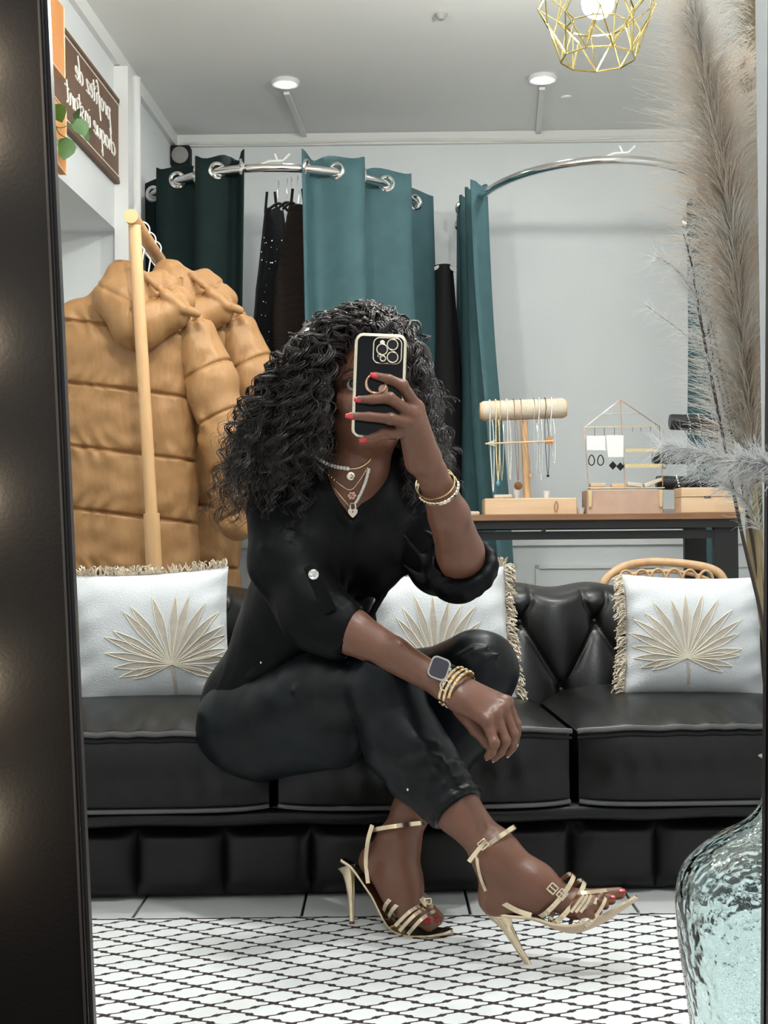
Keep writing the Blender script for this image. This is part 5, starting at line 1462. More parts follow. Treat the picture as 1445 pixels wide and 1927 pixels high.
jk = thing('puffer_jacket', P(240, 1215, JD), 'tan hooded puffer jacket nearest on the rack, behind the wooden post', 'jacket', 'tan puffer jackets on the rack')
s.build('body_panel', 'tan_nylon', jk)
s = SDF(*box_of([P(340, 580, JD), P(500, 1010, JD - .05), P(380, 700, JD + .10), P(440, 980, JD - .18)], .09), .0036)
s.chain([P(366, 632, JD - .01), P(398, 720, JD - .03), P(424, 830, JD - .05), P(440, 930, JD - .06), P(446, 985, JD - .07)], [.066, .073, .070, .062, .050], .04)
s.warp(quilt(390, 700, -.45, .15, .003, .008), .04)
s.build('sleeve', 'tan_nylon', jk)
s = SDF(*box_of([P(60, 590, JD), P(130, 1010, JD - .05), P(60, 700, JD + .10), P(60, 980, JD - .14)], .09), .006)
s.chain([P(112, 632, JD), P(88, 730, JD - .01), P(72, 850, JD - .02), P(66, 985, JD - .03)], [.062, .066, .060, .045], .04)
s.warp(quilt(90, 700, .45, .15, .006), .04); s.build('sleeve', 'tan_nylon', jk)
s = SDF(*box_of([P(160, 470, JD), P(400, 680, JD - .18), P(300, 600, JD + .04)], .05), .0034)
s.cap(P(222, 560, JD - .085), P(262, 612, JD - .105), .068, .066, .04); s.cap(P(262, 610, JD - .105), P(325, 588, JD - .10), .066, .052, .04)
s.cap(P(234, 520, JD - .06), P(262, 545, JD - .075), .048, .052, .04); s.cap(P(300, 535, JD - .03), P(340, 570, JD - .04), .040, .040, .03)
s.cap(P(296, 516, JD - .12), P(352, 556, JD - .12), .030, .022, .012, 's')
s.chain([P(276, 522, JD - .112), P(312, 556, JD - .135), P(345, 582, JD - .135), P(370, 590, JD - .11)], [.014, .016, .016, .013], .008)
def hoodw(x, y, z):
    p0 = P(265, 600, JD); a = (z - p0.z); b = (x - p0.x)
    seam = .006 * np.exp(-((b - .004) / .005) ** 2) * (a < .09) + .009 * np.exp(-((a + .10 + .45 * np.abs(b)) / .007) ** 2) * 0
    s2 = .0055 * np.exp(-((a - .02 + .55 * b) / .007) ** 2) * (b < 0) + .0055 * np.exp(-((a + .005 - .8 * b) / .007) ** 2) * (b > 0)
    return seam + s2 + .0040 * vnoise(x * 50, y * 40, z * 50, 31) + .0022 * vnoise(x * 110, y * 80, z * 100, 32)
s.warp(hoodw, .04)
s.build('hood', 'tan_nylon', jk)
dj = P(352, 700, JD + .20) - P(268, 712, JD)
j2 = copy_tree(jk, dj); j2['label'] = 'tan hooded puffer jacket farther back on the rack, beside the woman'
for i, (x, y, d_) in enumerate(((283, 470, 3.92), (297, 488, 4.05), (309, 497, 4.17))):
    c = Vector((lerp(bar_a, bar_b, (d_ - RD) / (4.62 - RD)).x, P(x, y, d_).y, bar_a.z))
    t = thing('coat_hanger', c, '%s white wire hanger on the beech crossbar' % ('nearest', 'middle', 'farthest')[i], 'hanger', 'white hangers on the clothes rack')
    mb = MB(); mb.tube([c + Vector((.026 * math.cos(a), .012 * math.sin(a * .5), .026 * math.sin(a))) for a in np.linspace(-.4, 4.1, 18)] + [c + Vector((.01, 0, -.055)), c + Vector((.0, 0, -.12))], .0022, 6)
    mb.build('hook', 'wire_white', t)
    mb = MB(); mb.tube([c + Vector((-.12, .02, -.26)), c + Vector((0, .0, -.12)), c + Vector((.12, .02, -.26))], .005, 6); mb.build('arms', 'wire_white', t)

# ================================================================== jewellery table
TD = 4.36; tz = P(1100, 967, TD).z
def TX(px, d=TD): return P(px, 967, d).x
tl, tr_ = TX(770), TX(1392)
table = thing('console_table', ((tl + tr_) / 2, TD + .25, 0), 'long table with wooden top and black metal frame', 'table')
MB().box(((tl + tr_) / 2, TD + .25, tz - .010), (tr_ - tl, .52, .020), bev=.002).build('tabletop', 'table_wood', table, smooth=False)
zz1 = tz - .020
for y in (TD + .012, TD + .48): MB().box(((tl + tr_) / 2, y, zz1 - .013), (tr_ - tl - .01, .024, .026)).build('frame_beam', 'black_metal', table, smooth=False)
for y in (TD + .03, TD + .46): MB().box(((tl + tr_) / 2, y, zz1 - .047), (tr_ - tl - .03, .026, .026)).build('lower_beam', 'black_metal', table, smooth=False)
for x in (tl + .04, tr_ - .04):
    for y in (TD + .03, TD + .46): MB().box((x, y, (zz1 - .02) / 2), (.075, .03, zz1 - .02)).build('leg', 'black_metal', table, smooth=False)
a = Vector((TX(1022), TD + .06, zz1 - .045)); b = Vector((TX(1056), TD + .40, zz1 - .012)); MB().tube([a, b], .007, 6).build('brace', 'silver', table)

ID = TD + .10
sI = ID / FOCAL
def item_base(px0, px1, py_top, depth, d=ID): 
    x0, x1 = P(px0, 960, d).x, P(px1, 960, d).x; z1 = P(px0, py_top, d).z
    return x0, x1, z1
# necklace T-stand
x0, x1, z1 = item_base(912, 1086, 938, .12)
stand = thing('necklace_stand', ((x0 + x1) / 2, ID + .06, tz), 'wooden T-shaped necklace stand with a linen roll', 'jewellery stand')
MB().box(((x0 + x1) / 2, ID + .06, (tz + z1) / 2), (x1 - x0, .12, z1 - tz), bev=.003).build('base', 'pale_wood', stand, smooth=False)
pc = P(988, 800, ID + .05); MB().tube([Vector((pc.x + .004, pc.y, z1)), Vector((pc.x - .004, pc.y, P(988, 790, ID).z))], .0118, 14).build('post', 'beech', stand)
ra, rb = P(905, 774, ID + .05), P(1063, 768, ID + .05)
rl = (rb - ra); MB().tube([ra, ra + rl * .03, ra + rl * .97, rb], [.028, .033, .033, .028], 24).build('roll', 'linen_roll', stand)
for q, sg in ((ra, -1), (rb, 1)): MB().lathe([(.028, 0), (.027, .004), (.005, .006)], q, 20, rl.normalized() * sg).build('end_cap', 'beech', stand)
ar = [P(913, 835, ID - .0), P(1042, 830, ID + .0)]
mb = MB(); mb.tube(ar, .0028, 8); arrow = mb.build('arrow', 'pale_wood', stand)
c = ar[0]; d_ = (ar[1] - ar[0]).normalized()
MB().prism([c, c + d_ * .034 + UPV * .013, c + d_ * .026, c + d_ * .034 - UPV * .010], FWD * .004).build('arrow_head', 'pale_gold', arrow, smooth=False)
c = ar[1]; MB().prism([c - d_ * .030, c - d_ * .022 + UPV * .014, c + UPV * .014, c - d_ * .008, c - UPV * .010, c - d_ * .022 - UPV * .010], FWD * .004).build('arrow_fletching', 'shelf_wood', arrow, smooth=False)
# hanging necklaces
neck = [  # px at roll, left end px, bottom px, bottom y, material, kind
    (921, 923, 928, 925, 'pearl', 'beads', 'long strand of white beads at the left end of the necklace roll'),
    (932, 934, 937, 905, 'gold', 'chain', 'thick gold chain with a turquoise drop on the necklace roll'),
    (940, 941, 944, 905, 'pale_gold', 'fine', 'twisted pale gold chain beside the thick gold chain on the roll'),
    (953, 956, 960, 903, 'pearl', 'beads', 'strand of small pale shells left of the stand post'),
    (966, 970, 975, 906, 'table_wood', 'fine', 'brown cord necklace with a large round amber pendant'),
    (979, 981, 998, 892, 'rose_gold', 'fine', 'rose gold chain with a small cube pendant hanging by the stand post'),
    (1004, 1005, 1008, 896, 'silver', 'fine', 'thin silver chain just right of the stand post'),
    (1013, 1014, 1018, 905, 'silver', 'chain', 'thick silver chain hanging in the middle of the right half of the roll'),
    (1025, 1026, 1031, 893, 'black_metal', 'fine', 'fine dark chain with a small black bead pendant'),
    (1036, 1037, 1043, 873, 'silver', 'beads', 'short silver bead strand at the right end of the necklace roll'),
]
for i, (xr0, xl_, xb, yb, m, kd, lab) in enumerate(neck):
    f = (xr0 - 905) / (1063 - 905); cc = ra + rl * f; d0 = ID + .012
    top = [cc + Vector((0, -.036 * math.cos(t), .036 * math.sin(t))) for t in np.linspace(1.9, -.1, 8)]
    yb_end = P(xb, yb, d0); left = P(xl_ - 1, 800, d0); side = P(xr0 + 7, 800, d0)
    path = top + [left, lerp(left, yb_end, .5) + Vector((-.002, 0, 0)), yb_end, lerp(yb_end, side, .5) + Vector((.003, .002, 0)), side + Vector((0, .01, 0))] + [cc + Vector((.006, .036 * math.cos(t), .036 * math.sin(t))) for t in (0.1, .7, 1.3)]
    path = catmull(path, 5)
    t = thing('necklace', yb_end, lab, 'necklace', 'necklaces on the linen roll')
    L = [0.0]
    for k in range(1, len(path)): L.append(L[-1] + (path[k] - path[k - 1]).length)
    def at_(s_): return Vector([float(np.interp(s_, L, [p[k] for p in path])) for k in range(3)])
    mb = MB()
    if kd == 'fine': mb.tube(path, .0011, 5)
    else:
        r = .0021 if kd == 'beads' else .0026; st_ = r * 2.2
        mb.tube(path, .0008, 4)
        for k in range(int(L[-1] / st_)):
            p = at_(k * st_); mb.ball(p, (r, r, r * (1.0 if kd == 'beads' else 1.35)), 6)
    tag(mb.build('chain', m, t), kind='stuff')
    if i == 1: MB().ball(yb_end + Vector((0, -.002, -.008)), (.006, .004, .009), 12).build('drop', mat('turquoise', (.12, .38, .50), .3), t)
    if i == 4: MB().lathe([(.0125, -.003), (.0135, 0), (.0115, .003), (.001, .0045)], yb_end + Vector((0, 0, -.014)), 22, NF).build('pendant', mat('amber', (.20, .075, .02), .2, coat=.5), t)
    if i == 5: MB().box(yb_end + Vector((0, 0, -.005)), (.012, .008, .012), Matrix.Rotation(.6, 3, 'Y'), .001).build('pendant', 'rose_gold', t)
    if i == 8: MB().ball(yb_end + Vector((0, 0, -.004)), .0048, 12).build('pendant', 'matte_black', t)
# small things on the stand's base
def cup(px, py0, py1, r, lab, d=ID + .05):
    c = P(px, py1, d); h = (py1 - py0) * sI; c.z = z1
    t = thing('ceramic_cup', c, lab, 'cup', 'small white cups on the stand base')
    MB().lathe([(r * .5, 0), (r * .75, h * .35), (r, h), (r * .92, h), (r * .68, h * .4), (.001, h * .25)], c, 20, close=False).build('bowl', 'paper', t)
cup(972, 921, 938, .0125, 'small white cup beside the soap-shaped block on the wooden base'); cup(1028, 924, 938, .0125, 'small white cup at the right of the stand post')
p = P(946, 938, ID + .04); tag(MB().box((p.x, p.y, z1 + .0065), (.060, .035, .013), bev=.004).build('trinket_block', 'linen_roll', at=(p.x, p.y, z1)), 'pale oblong block lying on the left of the wooden base', 'block')
p = P(1046, 952, ID - .002); mb = MB(); mb.tube(catmull([P(1046, 943, ID - .003), P(1043, 952, ID - .004), P(1046, 964, ID - .003), P(1050, 952, ID - .004), P(1047, 943, ID - .003)], 5), .0012, 5); tag(mb.build('earring', 'rose_gold', at=p), 'thin oval earring hanging on the front of the wooden base', 'earring')
p = P(878, 962, ID + .03); tag(MB().box((p.x, p.y + .02, tz + .007), (.085, .05, .014), bev=.004).build('linen_pad', 'linen_roll', at=(p.x, p.y, tz)), 'pale linen pad on the table left of the necklace stand', 'pad')
p = P(1092, 957, ID + .05); mb = MB(); mb.lathe([(.010, 0), (.014, .012), (.016, .024), (.013, .024), (.010, .006)], (p.x, p.y, tz), 16, close=False); tag(mb.build('glass_cup', 'paper', at=(p.x, p.y, tz)), 'little clear cup between the necklace stand and the cardboard box', 'cup')

# cardboard riser and gold house-shaped earring rack
x0, x1, z1b = item_base(1105, 1248, 922, .12); bx = thing('cardboard_box', ((x0 + x1) / 2, ID + .06, tz), 'pinkish cardboard box under the gold house frame', 'box')
MB().box(((x0 + x1) / 2, ID + .06, (tz + z1b) / 2), (x1 - x0, .12, z1b - tz), bev=.002).build('carton', 'cardboard', bx, smooth=False)
for px in (1110, 1243):
    q = P(px, 922, ID - .004); MB().prism([q + Vector((-.006, 0, 0)), q + Vector((.006, 0, 0)), q + Vector((.004, 0, -.054)), q + Vector((-.004, 0, -.054))], (0, -.003, 0)).build('bracket', 'gold', bx, smooth=False)
HD = ID + .02
house = thing('earring_rack', P(1175, 920, HD), 'gold wire earring rack shaped like a little house', 'jewellery stand')
def hseg(*pts, r=.0017, d=HD): return MB().tube([P(x, y, d) for x, y in pts], r, 6)
pts_h = [(1107, 916), (1099, 805), (1167, 752), (1241, 803), (1247, 912)]
hseg(*pts_h, (1246, 918), (1108, 918)).build('front_frame', 'rose_gold', house)
hseg((1167, 752), (1176, 918)).build('mid_bar', 'rose_gold', house)
hseg((1100, 804), (1241, 803), r=.0013).build('eaves_bar', 'gold', house)
hseg((1134, 779), (1204, 778), r=.0011, d=HD + .06).build('back_bar', 'pale_gold', house)
for i, px in enumerate((1119, 1137, 1156)): hseg((px, 804), (px, 826), r=.0009).build('peg', 'black_metal', house)
for px in (1190, 1206, 1224): hseg((px, 804), (px, 812), r=.0009).build('peg', 'black_metal', house)
for y in (848, 877):
    q0, q1 = P(1176, y, HD), P(1245, y - 1, HD); rr_ = MB().box((q0 + q1) / 2, (q1.x - q0.x, .008, .011)).build('stud_rail', 'gold', house, smooth=False)
    for k in range(6): MB().ball(lerp(q0, q1, .12 + .15 * k) + Vector((0, -.0045, 0)), .0018, 6).build('stud', 'pearl', rr_)
MB().box(P(1177, 919, HD + .03) , (P(1247, 919, HD).x - P(1107, 919, HD).x, .07, .003)).build('tray', 'pale_gold', house, smooth=False)
for i, (xa, ya, xb, yb) in enumerate(((1104, 820, 1139, 847), (1140, 819, 1173, 860))):
    q = [P(xa, ya, HD - .004), P(xb, ya, HD - .004), P(xb, yb, HD - .005), P(xa + (4 if i else 0), yb, HD - .005)]
    tag(MB().prism(q, FWD * .0012).build('earring_card', 'paper', at=(q[0] + q[2]) / 2, smooth=False), 'white earring card on the house rack holding the %s pair' % ('black looped' if i == 0 else 'black diamond-shaped'), 'card', 'earring cards on the house rack')
for cx_ in (1113, 1130):
    mb = MB(); c = P(cx_, 866, HD - .006); mb.tube([c + RGT * (.011 * math.sin(a) * (.55 + .45 * math.sin(a / 2 + .0))) + UPV * (-.0165 * math.cos(a + math.pi)) for a in np.linspace(0, 2 * math.pi, 18)[:-1]], .0019, 6, closed=True)
    tag(mb.build('hoop_earring', 'matte_black', at=c), '%s black looped earring hanging under a white card' % ('left' if cx_ < 1120 else 'right'), 'earring', 'black looped earrings')
for k, cx_ in enumerate((1153, 1167)):
    c = P(cx_, 876 + k * 2, HD - .006); tag(MB().prism([c + UPV * .014, c + RGT * .013, c - UPV * .014, c - RGT * .013], NF * .003).build('diamond_earring', 'matte_black', at=c, smooth=False), '%s black diamond-shaped earring on the house rack' % ('left' if k == 0 else 'right'), 'earring', 'black diamond earrings')
for i, (px, py, rot, ww) in enumerate(((1124, 913, 0, .05), (1164, 914, 0, .05), (1193, 912, .1, .05), (1228, 908, -.35, .062))):
    c = P(px, py, HD + .025); tag(MB().box(c, (ww, .03, .012), Matrix.Rotation(rot, 3, 'Y'), .002).build('trinket_tray', 'pale_wood' if i < 2 else 'linen_roll', at=c, smooth=False), ['small wooden trinket tray at the left of the house rack', 'small wooden trinket tray by the middle bar of the house rack', 'small pale trinket dish right of the middle bar', 'tilted pale trinket dish at the right end of the house rack'][i], 'tray', 'trinket trays on the house rack')
# second gold house frame, mostly hidden behind the woman
h2 = thing('earring_rack', P(815, 960, HD + .05), 'small gold wire frame seen between the hair and the teal curtain', 'jewellery stand')
HD2 = HD + .05
hseg((760, 960), (760, 795), (795, 766), (835, 803), (838, 960), r=.0020, d=HD2).build('front_frame', 'gold', h2); hseg((760, 803), (835, 803), r=.0014, d=HD2).build('eaves_bar', 'gold', h2)
q = [P(806, 818, HD2), P(834, 818, HD2), P(834, 842, HD2), P(806, 842, HD2)]; tag(MB().prism(q, FWD * .0012).build('earring_card', 'paper', at=(q[0] + q[2]) / 2, smooth=False), 'white card on the small gold frame behind the woman', 'card')

# black bracelet stand with three rolls
BD = TD + .22
bs = thing('bracelet_stand', P(1330, 950, BD) * 1.0, 'black velvet bracelet stand with three rolls behind the pampas', 'jewellery stand'); 
mat('velvet_black', (.010, .010, .011), .55, sheen=.15); mat('velvet_green', (.015, .035, .03), .5, sheen=.2)
pz = P(1330, 800, BD); MB().tube([Vector((pz.x + .03, pz.y + .02, tz + .01)), Vector((pz.x + .03, pz.y + .02, P(1330, 780, BD).z))], .011, 12).build('post', 'black_metal', bs)
MB().lathe([(.075, 0), (.075, .008), (.02, .014)], (pz.x + .03, pz.y + .02, tz), 24).build('foot', 'black_metal', bs)
rolls = [(1260, 1372, 794, 15, 0), (1228, 1400, 858, 15, -.0), (1235, 1345, 908, 13, -.03)]
for i, (xa, xb, y, r, dd_) in enumerate(rolls):
    q0, q1 = P(xa, y, BD + dd_), P(xb, y + 3, BD + dd_); v_ = q1 - q0
    rr_ = MB().tube([q0, q0 + v_ * .04, q1 - v_ * .04, q1], [r * .92 * BD / FOCAL, r * BD / FOCAL, r * BD / FOCAL, r * .92 * BD / FOCAL], 20).build('roll', 'velvet_black' if i != 1 else 'velvet_green', bs)
brs = [(0, .30, 'silver', 'silver link bracelet on the left of the top black roll'), (0, .48, 'pale_gold', 'pale gold bead bracelet in the middle of the top black roll'), (0, .70, 'silver', 'silver bracelet toward the right of the top black roll'),
       (1, .13, 'pale_gold', 'pale gold bracelet at the left end of the middle roll'), (1, .45, 'pearl', 'pearl bracelet in the middle of the middle roll'), (2, .35, 'pearl', 'pearl bracelet on the left of the bottom roll'), (2, .72, 'silver', 'silver bracelet on the right of the bottom roll')]
for (ri, f, m, lab) in brs:
    xa, xb, y, r, dd_ = rolls[ri]; q0, q1 = P(xa, y, BD + dd_), P(xb, y + 3, BD + dd_); c = lerp(q0, q1, f); R = r * BD / FOCAL + .002
    ax = (q1 - q0).normalized(); u_ = Vector((0, 1, 0)); v_ = Vector((0, 0, 1)); mb = MB()
    for k in range(22):
        a = 2 * math.pi * k / 22; low_ = .012 * max(0, -math.sin(a)); mb.ball(c + u_ * (R * math.cos(a)) + v_ * (R * math.sin(a) - low_) + ax * (.004 * math.sin(2 * a)), .0033, 6)
    tag(mb.build('bracelet', m, at=c), lab, 'bracelet', 'bracelets on the black stand')
# wooden boxes at the right
x0, x1, z1c = item_base(1283, 1400, 917, .12, TD + .02)
wb_ = thing('wooden_box', ((x0 + x1) / 2, TD + .08, tz), 'pale wooden lidded box at the right end of the table', 'box')
zl = lerp(tz, z1c, .62)
MB().box(((x0 + x1) / 2, TD + .08, (tz + zl) / 2), (x1 - x0, .11, zl - tz - .001), bev=.002).build('body', 'pale_wood', wb_, smooth=False)
MB().box(((x0 + x1) / 2, TD + .08, (zl + z1c) / 2), (x1 - x0, .112, z1c - zl - .001), bev=.002).build('lid', 'pale_wood', wb_, smooth=False)
MB().box((x0 + (x1 - x0) * .42, TD + .023, zl), (.022, .002, .004)).build('notch', 'matte_black', wb_, smooth=False)
p = P(1262, 958, BD + .1); tag(MB().box((p.x, p.y, tz + .012), (.07, .06, .024), bev=.003).build('white_box', 'paper', at=(p.x, p.y, tz), smooth=False), 'flat white box between the cardboard box and the wooden box', 'box')

# ================================================================== rattan chair behind the sofa
CD = 3.98; cc = P(1240, 1100, CD)
chair = thing('rattan_chair', (cc.x, CD + .15, 0), 'round-backed rattan chair behind the right end of the sofa', 'chair')
sC = CD / FOCAL
arc = [P(1138, 1135, CD), P(1134, 1108, CD), P(1146, 1086, CD), P(1180, 1066, CD), P(1235, 1058, CD), P(1300, 1062, CD), P(1345, 1073, CD), P(1362, 1095, CD), P(1364, 1135, CD)]
for p in arc: p.y += .06 * (1 - abs(p.x - cc.x) / .18)
arc2 = [Vector((arc[0].x + .02, arc[0].y, .44))] + arc + [Vector((arc[-1].x - .02, arc[-1].y, .44))]
MB().tube(catmull(arc2, 6), .0125, 12).build('back_hoop', 'rattan', chair)
mb = MB(); inner_ = [P(1152, 1128, CD), P(1166, 1090, CD), P(1205, 1078, CD), P(1250, 1075, CD), P(1300, 1080, CD), P(1340, 1096, CD), P(1350, 1128, CD)]
MB().tube(catmull(inner_, 6), .006, 8).build('inner_hoop', 'rattan', chair)
for k in range(6):
    x = 1178 + k * 30; y = 1092 + abs(k - 2.5) * 1.5; MB().tube([P(x + 14 * math.cos(a), y - 22 * math.sin(a), CD - .004) for a in np.linspace(-.5, math.pi + .5, 14)], .0042, 6).build('loop', 'rattan', chair)
seat_c = Vector((cc.x, CD + .17, .44)); MB().lathe([(.20, 0), (.215, .012), (.20, .03), (.02, .034)], seat_c, 28).build('seat', 'rattan', chair)
for sx in (-1, 1):
    for sy in (-1, 1): MB().tube([seat_c + Vector((sx * .14, sy * .14, 0)), (seat_c.x + sx * .18, seat_c.y + sy * .18, .0)], .013, 10).build('leg', 'rattan', chair)
# ================================================================== wall sign (seen mirrored), wooden wall planter
so = .018
def PWL(px, py, out): return PLANE(px, py, WL(0, 0, out), nl)
def s_of(p): return (Vector((p.x, p.y, 0)) - Vector((A.x, A.y, 0))).dot(dl)
tr0, br0, tl0 = PWL(226, 190, so), PWL(228, 350, so), PWL(122, 44, so)
s0, s1 = s_of(tr0), s_of(tl0); s2 = s1 + .42
zt1, zb1 = tr0.z, br0.z
sign = thing('wall_sign', WL((s0 + s2) / 2, zb1, .01), 'brown wooden sign with mirrored white script on the left wall', 'sign')
mb = MB(); slab(mb, WL, s0, s2, zb1, zt1, .002, so); mb.build('board', 'sign_wood', sign, smooth=False)
for (a, b, z0, z1_) in ((s0, s2, zt1 - .012, zt1), (s0, s2, zb1, zb1 + .012), (s0, s0 + .012, zb1, zt1), (s2 - .012, s2, zb1, zt1)):
    mb = MB(); slab(mb, WL, a, b, z0, z1_, so, so + .002); mb.build('frame_strip', 'sign_wood', sign, smooth=False)
i_ = .022
for (a, b, z0, z1_) in ((s0 + i_, s2 - i_, zt1 - i_ - .004, zt1 - i_), (s0 + i_, s2 - i_, zb1 + i_, zb1 + i_ + .004), (s0 + i_, s0 + i_ + .004, zb1 + i_, zt1 - i_), (s2 - i_ - .004, s2 - i_, zb1 + i_, zt1 - i_)):
    mb = MB(); slab(mb, WL, a, b, z0, z1_, so, so + .0012); mb.build('painted_line', 'sign_white', sign, smooth=False)
def ell_pts(cx, cy, rx, ry, a0=0, a1=360, n=10): return [(cx + rx * math.cos(math.radians(a0 + (a1 - a0) * i / n)), cy + ry * math.sin(math.radians(a0 + (a1 - a0) * i / n))) for i in range(n + 1)]
GL = {
    'p': ([[(-.05, .85), (.12, 1.0), (.10, .2), (.02, -1.1)], ell_pts(.33, .5, .24, .48, 200, -150)], .72),
    'r': ([[(0, .1), (.08, 1.0), (.08, .1)], [(.08, .6), (.25, .95), (.42, .9)]], .52),
    'o': ([ell_pts(.26, .5, .24, .48, 90, 450)], .62),
    'f': ([[(.52, 1.75), (.40, 2.0), (.22, 1.6), (.16, .4), (.06, -1.0)], [(-.05, .92), (.42, 1.0)]], .52),
    'i': ([[(.05, .95), (.06, .15), (.2, .05)], [(.09, 1.35), (.11, 1.42)]], .34),
    't': ([[(.16, 1.7), (.12, .2), (.3, .05)], [(-.10, 1.12), (.45, 1.22)]], .46),
    'e': ([[(.02, .45), (.38, .62), (.34, .95), (.14, .92), (.0, .4), (.16, .02), (.48, .2)]], .56),
    'z': ([[(0, .92), (.42, .98), (.05, .05), (.5, .1)]], .6),
    'd': ([ell_pts(.24, .5, .24, .48, 60, 400), [(.62, 2.0), (.50, 1.2), (.48, .2), (.62, .05)]], .74),
    'c': ([ell_pts(.30, .5, .28, .5, 50, 310)], .58),
    'h': ([[(.16, 2.0), (.06, 1.2), (.04, .0)], [(.05, .5), (.26, .98), (.42, .7), (.44, .05)]], .62),
    'a': ([ell_pts(.25, .5, .24, .48, 50, 400), [(.50, .95), (.48, .2), (.62, .05)]], .70),
    'q': ([ell_pts(.25, .5, .24, .48, 50, 400), [(.50, .95), (.48, -.4), (.44, -1.1), (.62, -.7)]], .70),
    'u': ([[(.02, .95), (.05, .25), (.22, .02), (.42, .4), (.46, .95)], [(.46, .95), (.48, .2), (.6, .05)]], .68),
    'n': ([[(.02, .95), (.05, .0)], [(.05, .55), (.28, .98), (.44, .7), (.46, .1), (.58, .05)]], .66),
    's': ([[(.40, .85), (.2, 1.0), (.06, .75), (.36, .35), (.2, .0), (.0, .12)]], .48), ' ': ([], .45)}
def write(txt, sa, za, xh, wsc, slope=0.0):
    x = 0.0
    for ch in txt:
        st_, adv = GL[ch]; mb = MB()
        for q in st_:
            pts = [WL(sa + (x + px_ + .12 * py_) * xh * wsc, za + py_ * xh + slope * x, so + .001) for px_, py_ in q]
            mb.tube(catmull(pts, 3) if len(pts) > 2 else pts, .0034, 6)
        if mb.v: mb.build('letter', 'sign_white', sign)
        x += adv
    return x
b1 = PWL(207, 226, so); b1e = PWL(140, 112, so); b2 = PWL(216, 290, so); b2e = PWL(123, 172, so)
w1_ = sum(GL[c][1] for c in 'profitez de'); w2_ = sum(GL[c][1] for c in 'chaque instant')
xh = .040
write('profitez de', s_of(b1), (zt1 + zb1) / 2 + .034, xh, (s_of(b1e) - s_of(b1)) / (w1_ * xh)); write('chaque instant', s_of(b2), (zt1 + zb1) / 2 - .072, xh, (s_of(b2e) - s_of(b2)) / (w2_ * xh))

pl_o = .12
plant_box = thing('wall_planter', PWL(100, 330, .02), 'orange wooden wall planter boards beside the sign', 'planter')
up = [(50, -150), (104, -6), (120, 14), (122, 148), (96, 114), (50, 54)]; lo_ = [(50, 112), (97, 174), (124, 210), (124, 329), (103, 300), (50, 232)]
for q in (up, lo_): MB().prism([PWL(x, y, pl_o) for x, y in q], -nl * .018).build('board', 'shelf_wood', plant_box, smooth=False)
for q in (up[2:5], lo_[2:5], lo_[0:3]): MB().tube([PWL(x, y, pl_o + .001) for x, y in q], .0022, 6).build('pale_edge', 'pale_wood', plant_box)
q0 = [PWL(64, 10, 0), PWL(64, 250, 0)]
for (x, y) in ((70, 40), (70, 230)):
    a = PWL(x, y, pl_o - .02); b = Vector(a) - nl * (pl_o - .02); MB().tube([a, b], .012, 10).build('bracket', 'shelf_wood', plant_box)
pothos = thing('pothos_vine', PWL(110, 200, pl_o + .02), 'trailing green pothos vine in front of the wooden sign', 'plant')
leaf_pts = [(0, 0), (.30, .10), (.48, .34), (.42, .62), (.22, .86), (0, 1.05), (-.22, .86), (-.42, .62), (-.48, .34), (-.30, .10)]
leaf_mb = MB(); vs = [Vector((x, .14 * abs(x) - .10 * (y - .5) ** 2, -y)) for x, y in leaf_pts] + [Vector((0, 0, -y)) for y in (.0, .35, .7)]
leaf_mb.add(vs, [(10, 0, 1), (10, 1, 2, 11), (11, 2, 3), (11, 3, 4, 12), (12, 4, 5), (12, 5, 6), (12, 6, 7, 11), (11, 7, 8), (11, 8, 9, 10), (10, 9, 0)]) 
leaf_me = leaf_mb.mesh('leaf', 'leaf_green')
for (x, y, sz, rz, ry, rx) in ((146, 222, .055, .5, -.3, -.2), (168, 246, .058, .9, 1.1, -.4), (126, 259, .060, .2, .15, .1), (104, 196, .050, -.4, -.3, .2), (107, 260, .03, .9, .6, 0), (150, 218, .045, -.6, 1.9, .3)):
    o = link('leaf', leaf_me, PWL(x, y, pl_o + .025), pothos, rot=(rx, ry, rz), scale=(sz, sz, sz))
MB().tube(catmull([PWL(90, 180, pl_o + .02), PWL(104, 236, pl_o + .02), PWL(128, 236, pl_o + .02), PWL(150, 222, pl_o + .02), PWL(172, 248, pl_o + .02)], 6), .0016, 5).build('stem', 'leaf_green', pothos)
MB().tube(catmull([PWL(104, 236, pl_o + .02), PWL(112, 252, pl_o + .02), PWL(126, 260, pl_o + .02)], 6), .0014, 5).build('stem', 'leaf_green', pothos)

# ================================================================== glass vase with pampas grass before the mirror
VD = 1.46; vs_ = VD / FOCAL; VX = 1486
mat('aqua_glass', (0.86, 0.965, 0.96), 0.03, trans=1.0, ior=1.45, bump=0.9, bscale=9, bdist=0.02)
vb = P(VX, 1700, VD)
def vz(py): return P(VX, py, VD).z
prof_px = [(1927 + 330, 150), (2200, 166), (2060, 178), (1927, 188), (1800, 205), (1720, 211), (1680, 211), (1640, 201), (1610, 177), (1580, 137), (1553, 88), (1520, 56), (1480, 44), (1440, 44), (1425, 54)]
base_z = 0.004
prof = []
for y, r in prof_px: prof.append((r * vs_, max(base_z, vz(y))))
prof[0] = (prof[0][0], base_z)
fine = []
for i in range(len(prof) - 1):
    for k in range(4): fine.append((lerp(prof[i][0], prof[i + 1][0], k / 4), lerp(prof[i][1], prof[i + 1][1], k / 4)))
fine.append(prof[-1])
c_ = catmull([Vector((r, z, 0)) for r, z in prof], 5); outer = [(p.x, p.y) for p in c_]
inner_p = [(max(r - .006, .002), z + (.008 if i < 3 else 0)) for i, (r, z) in enumerate(outer)]
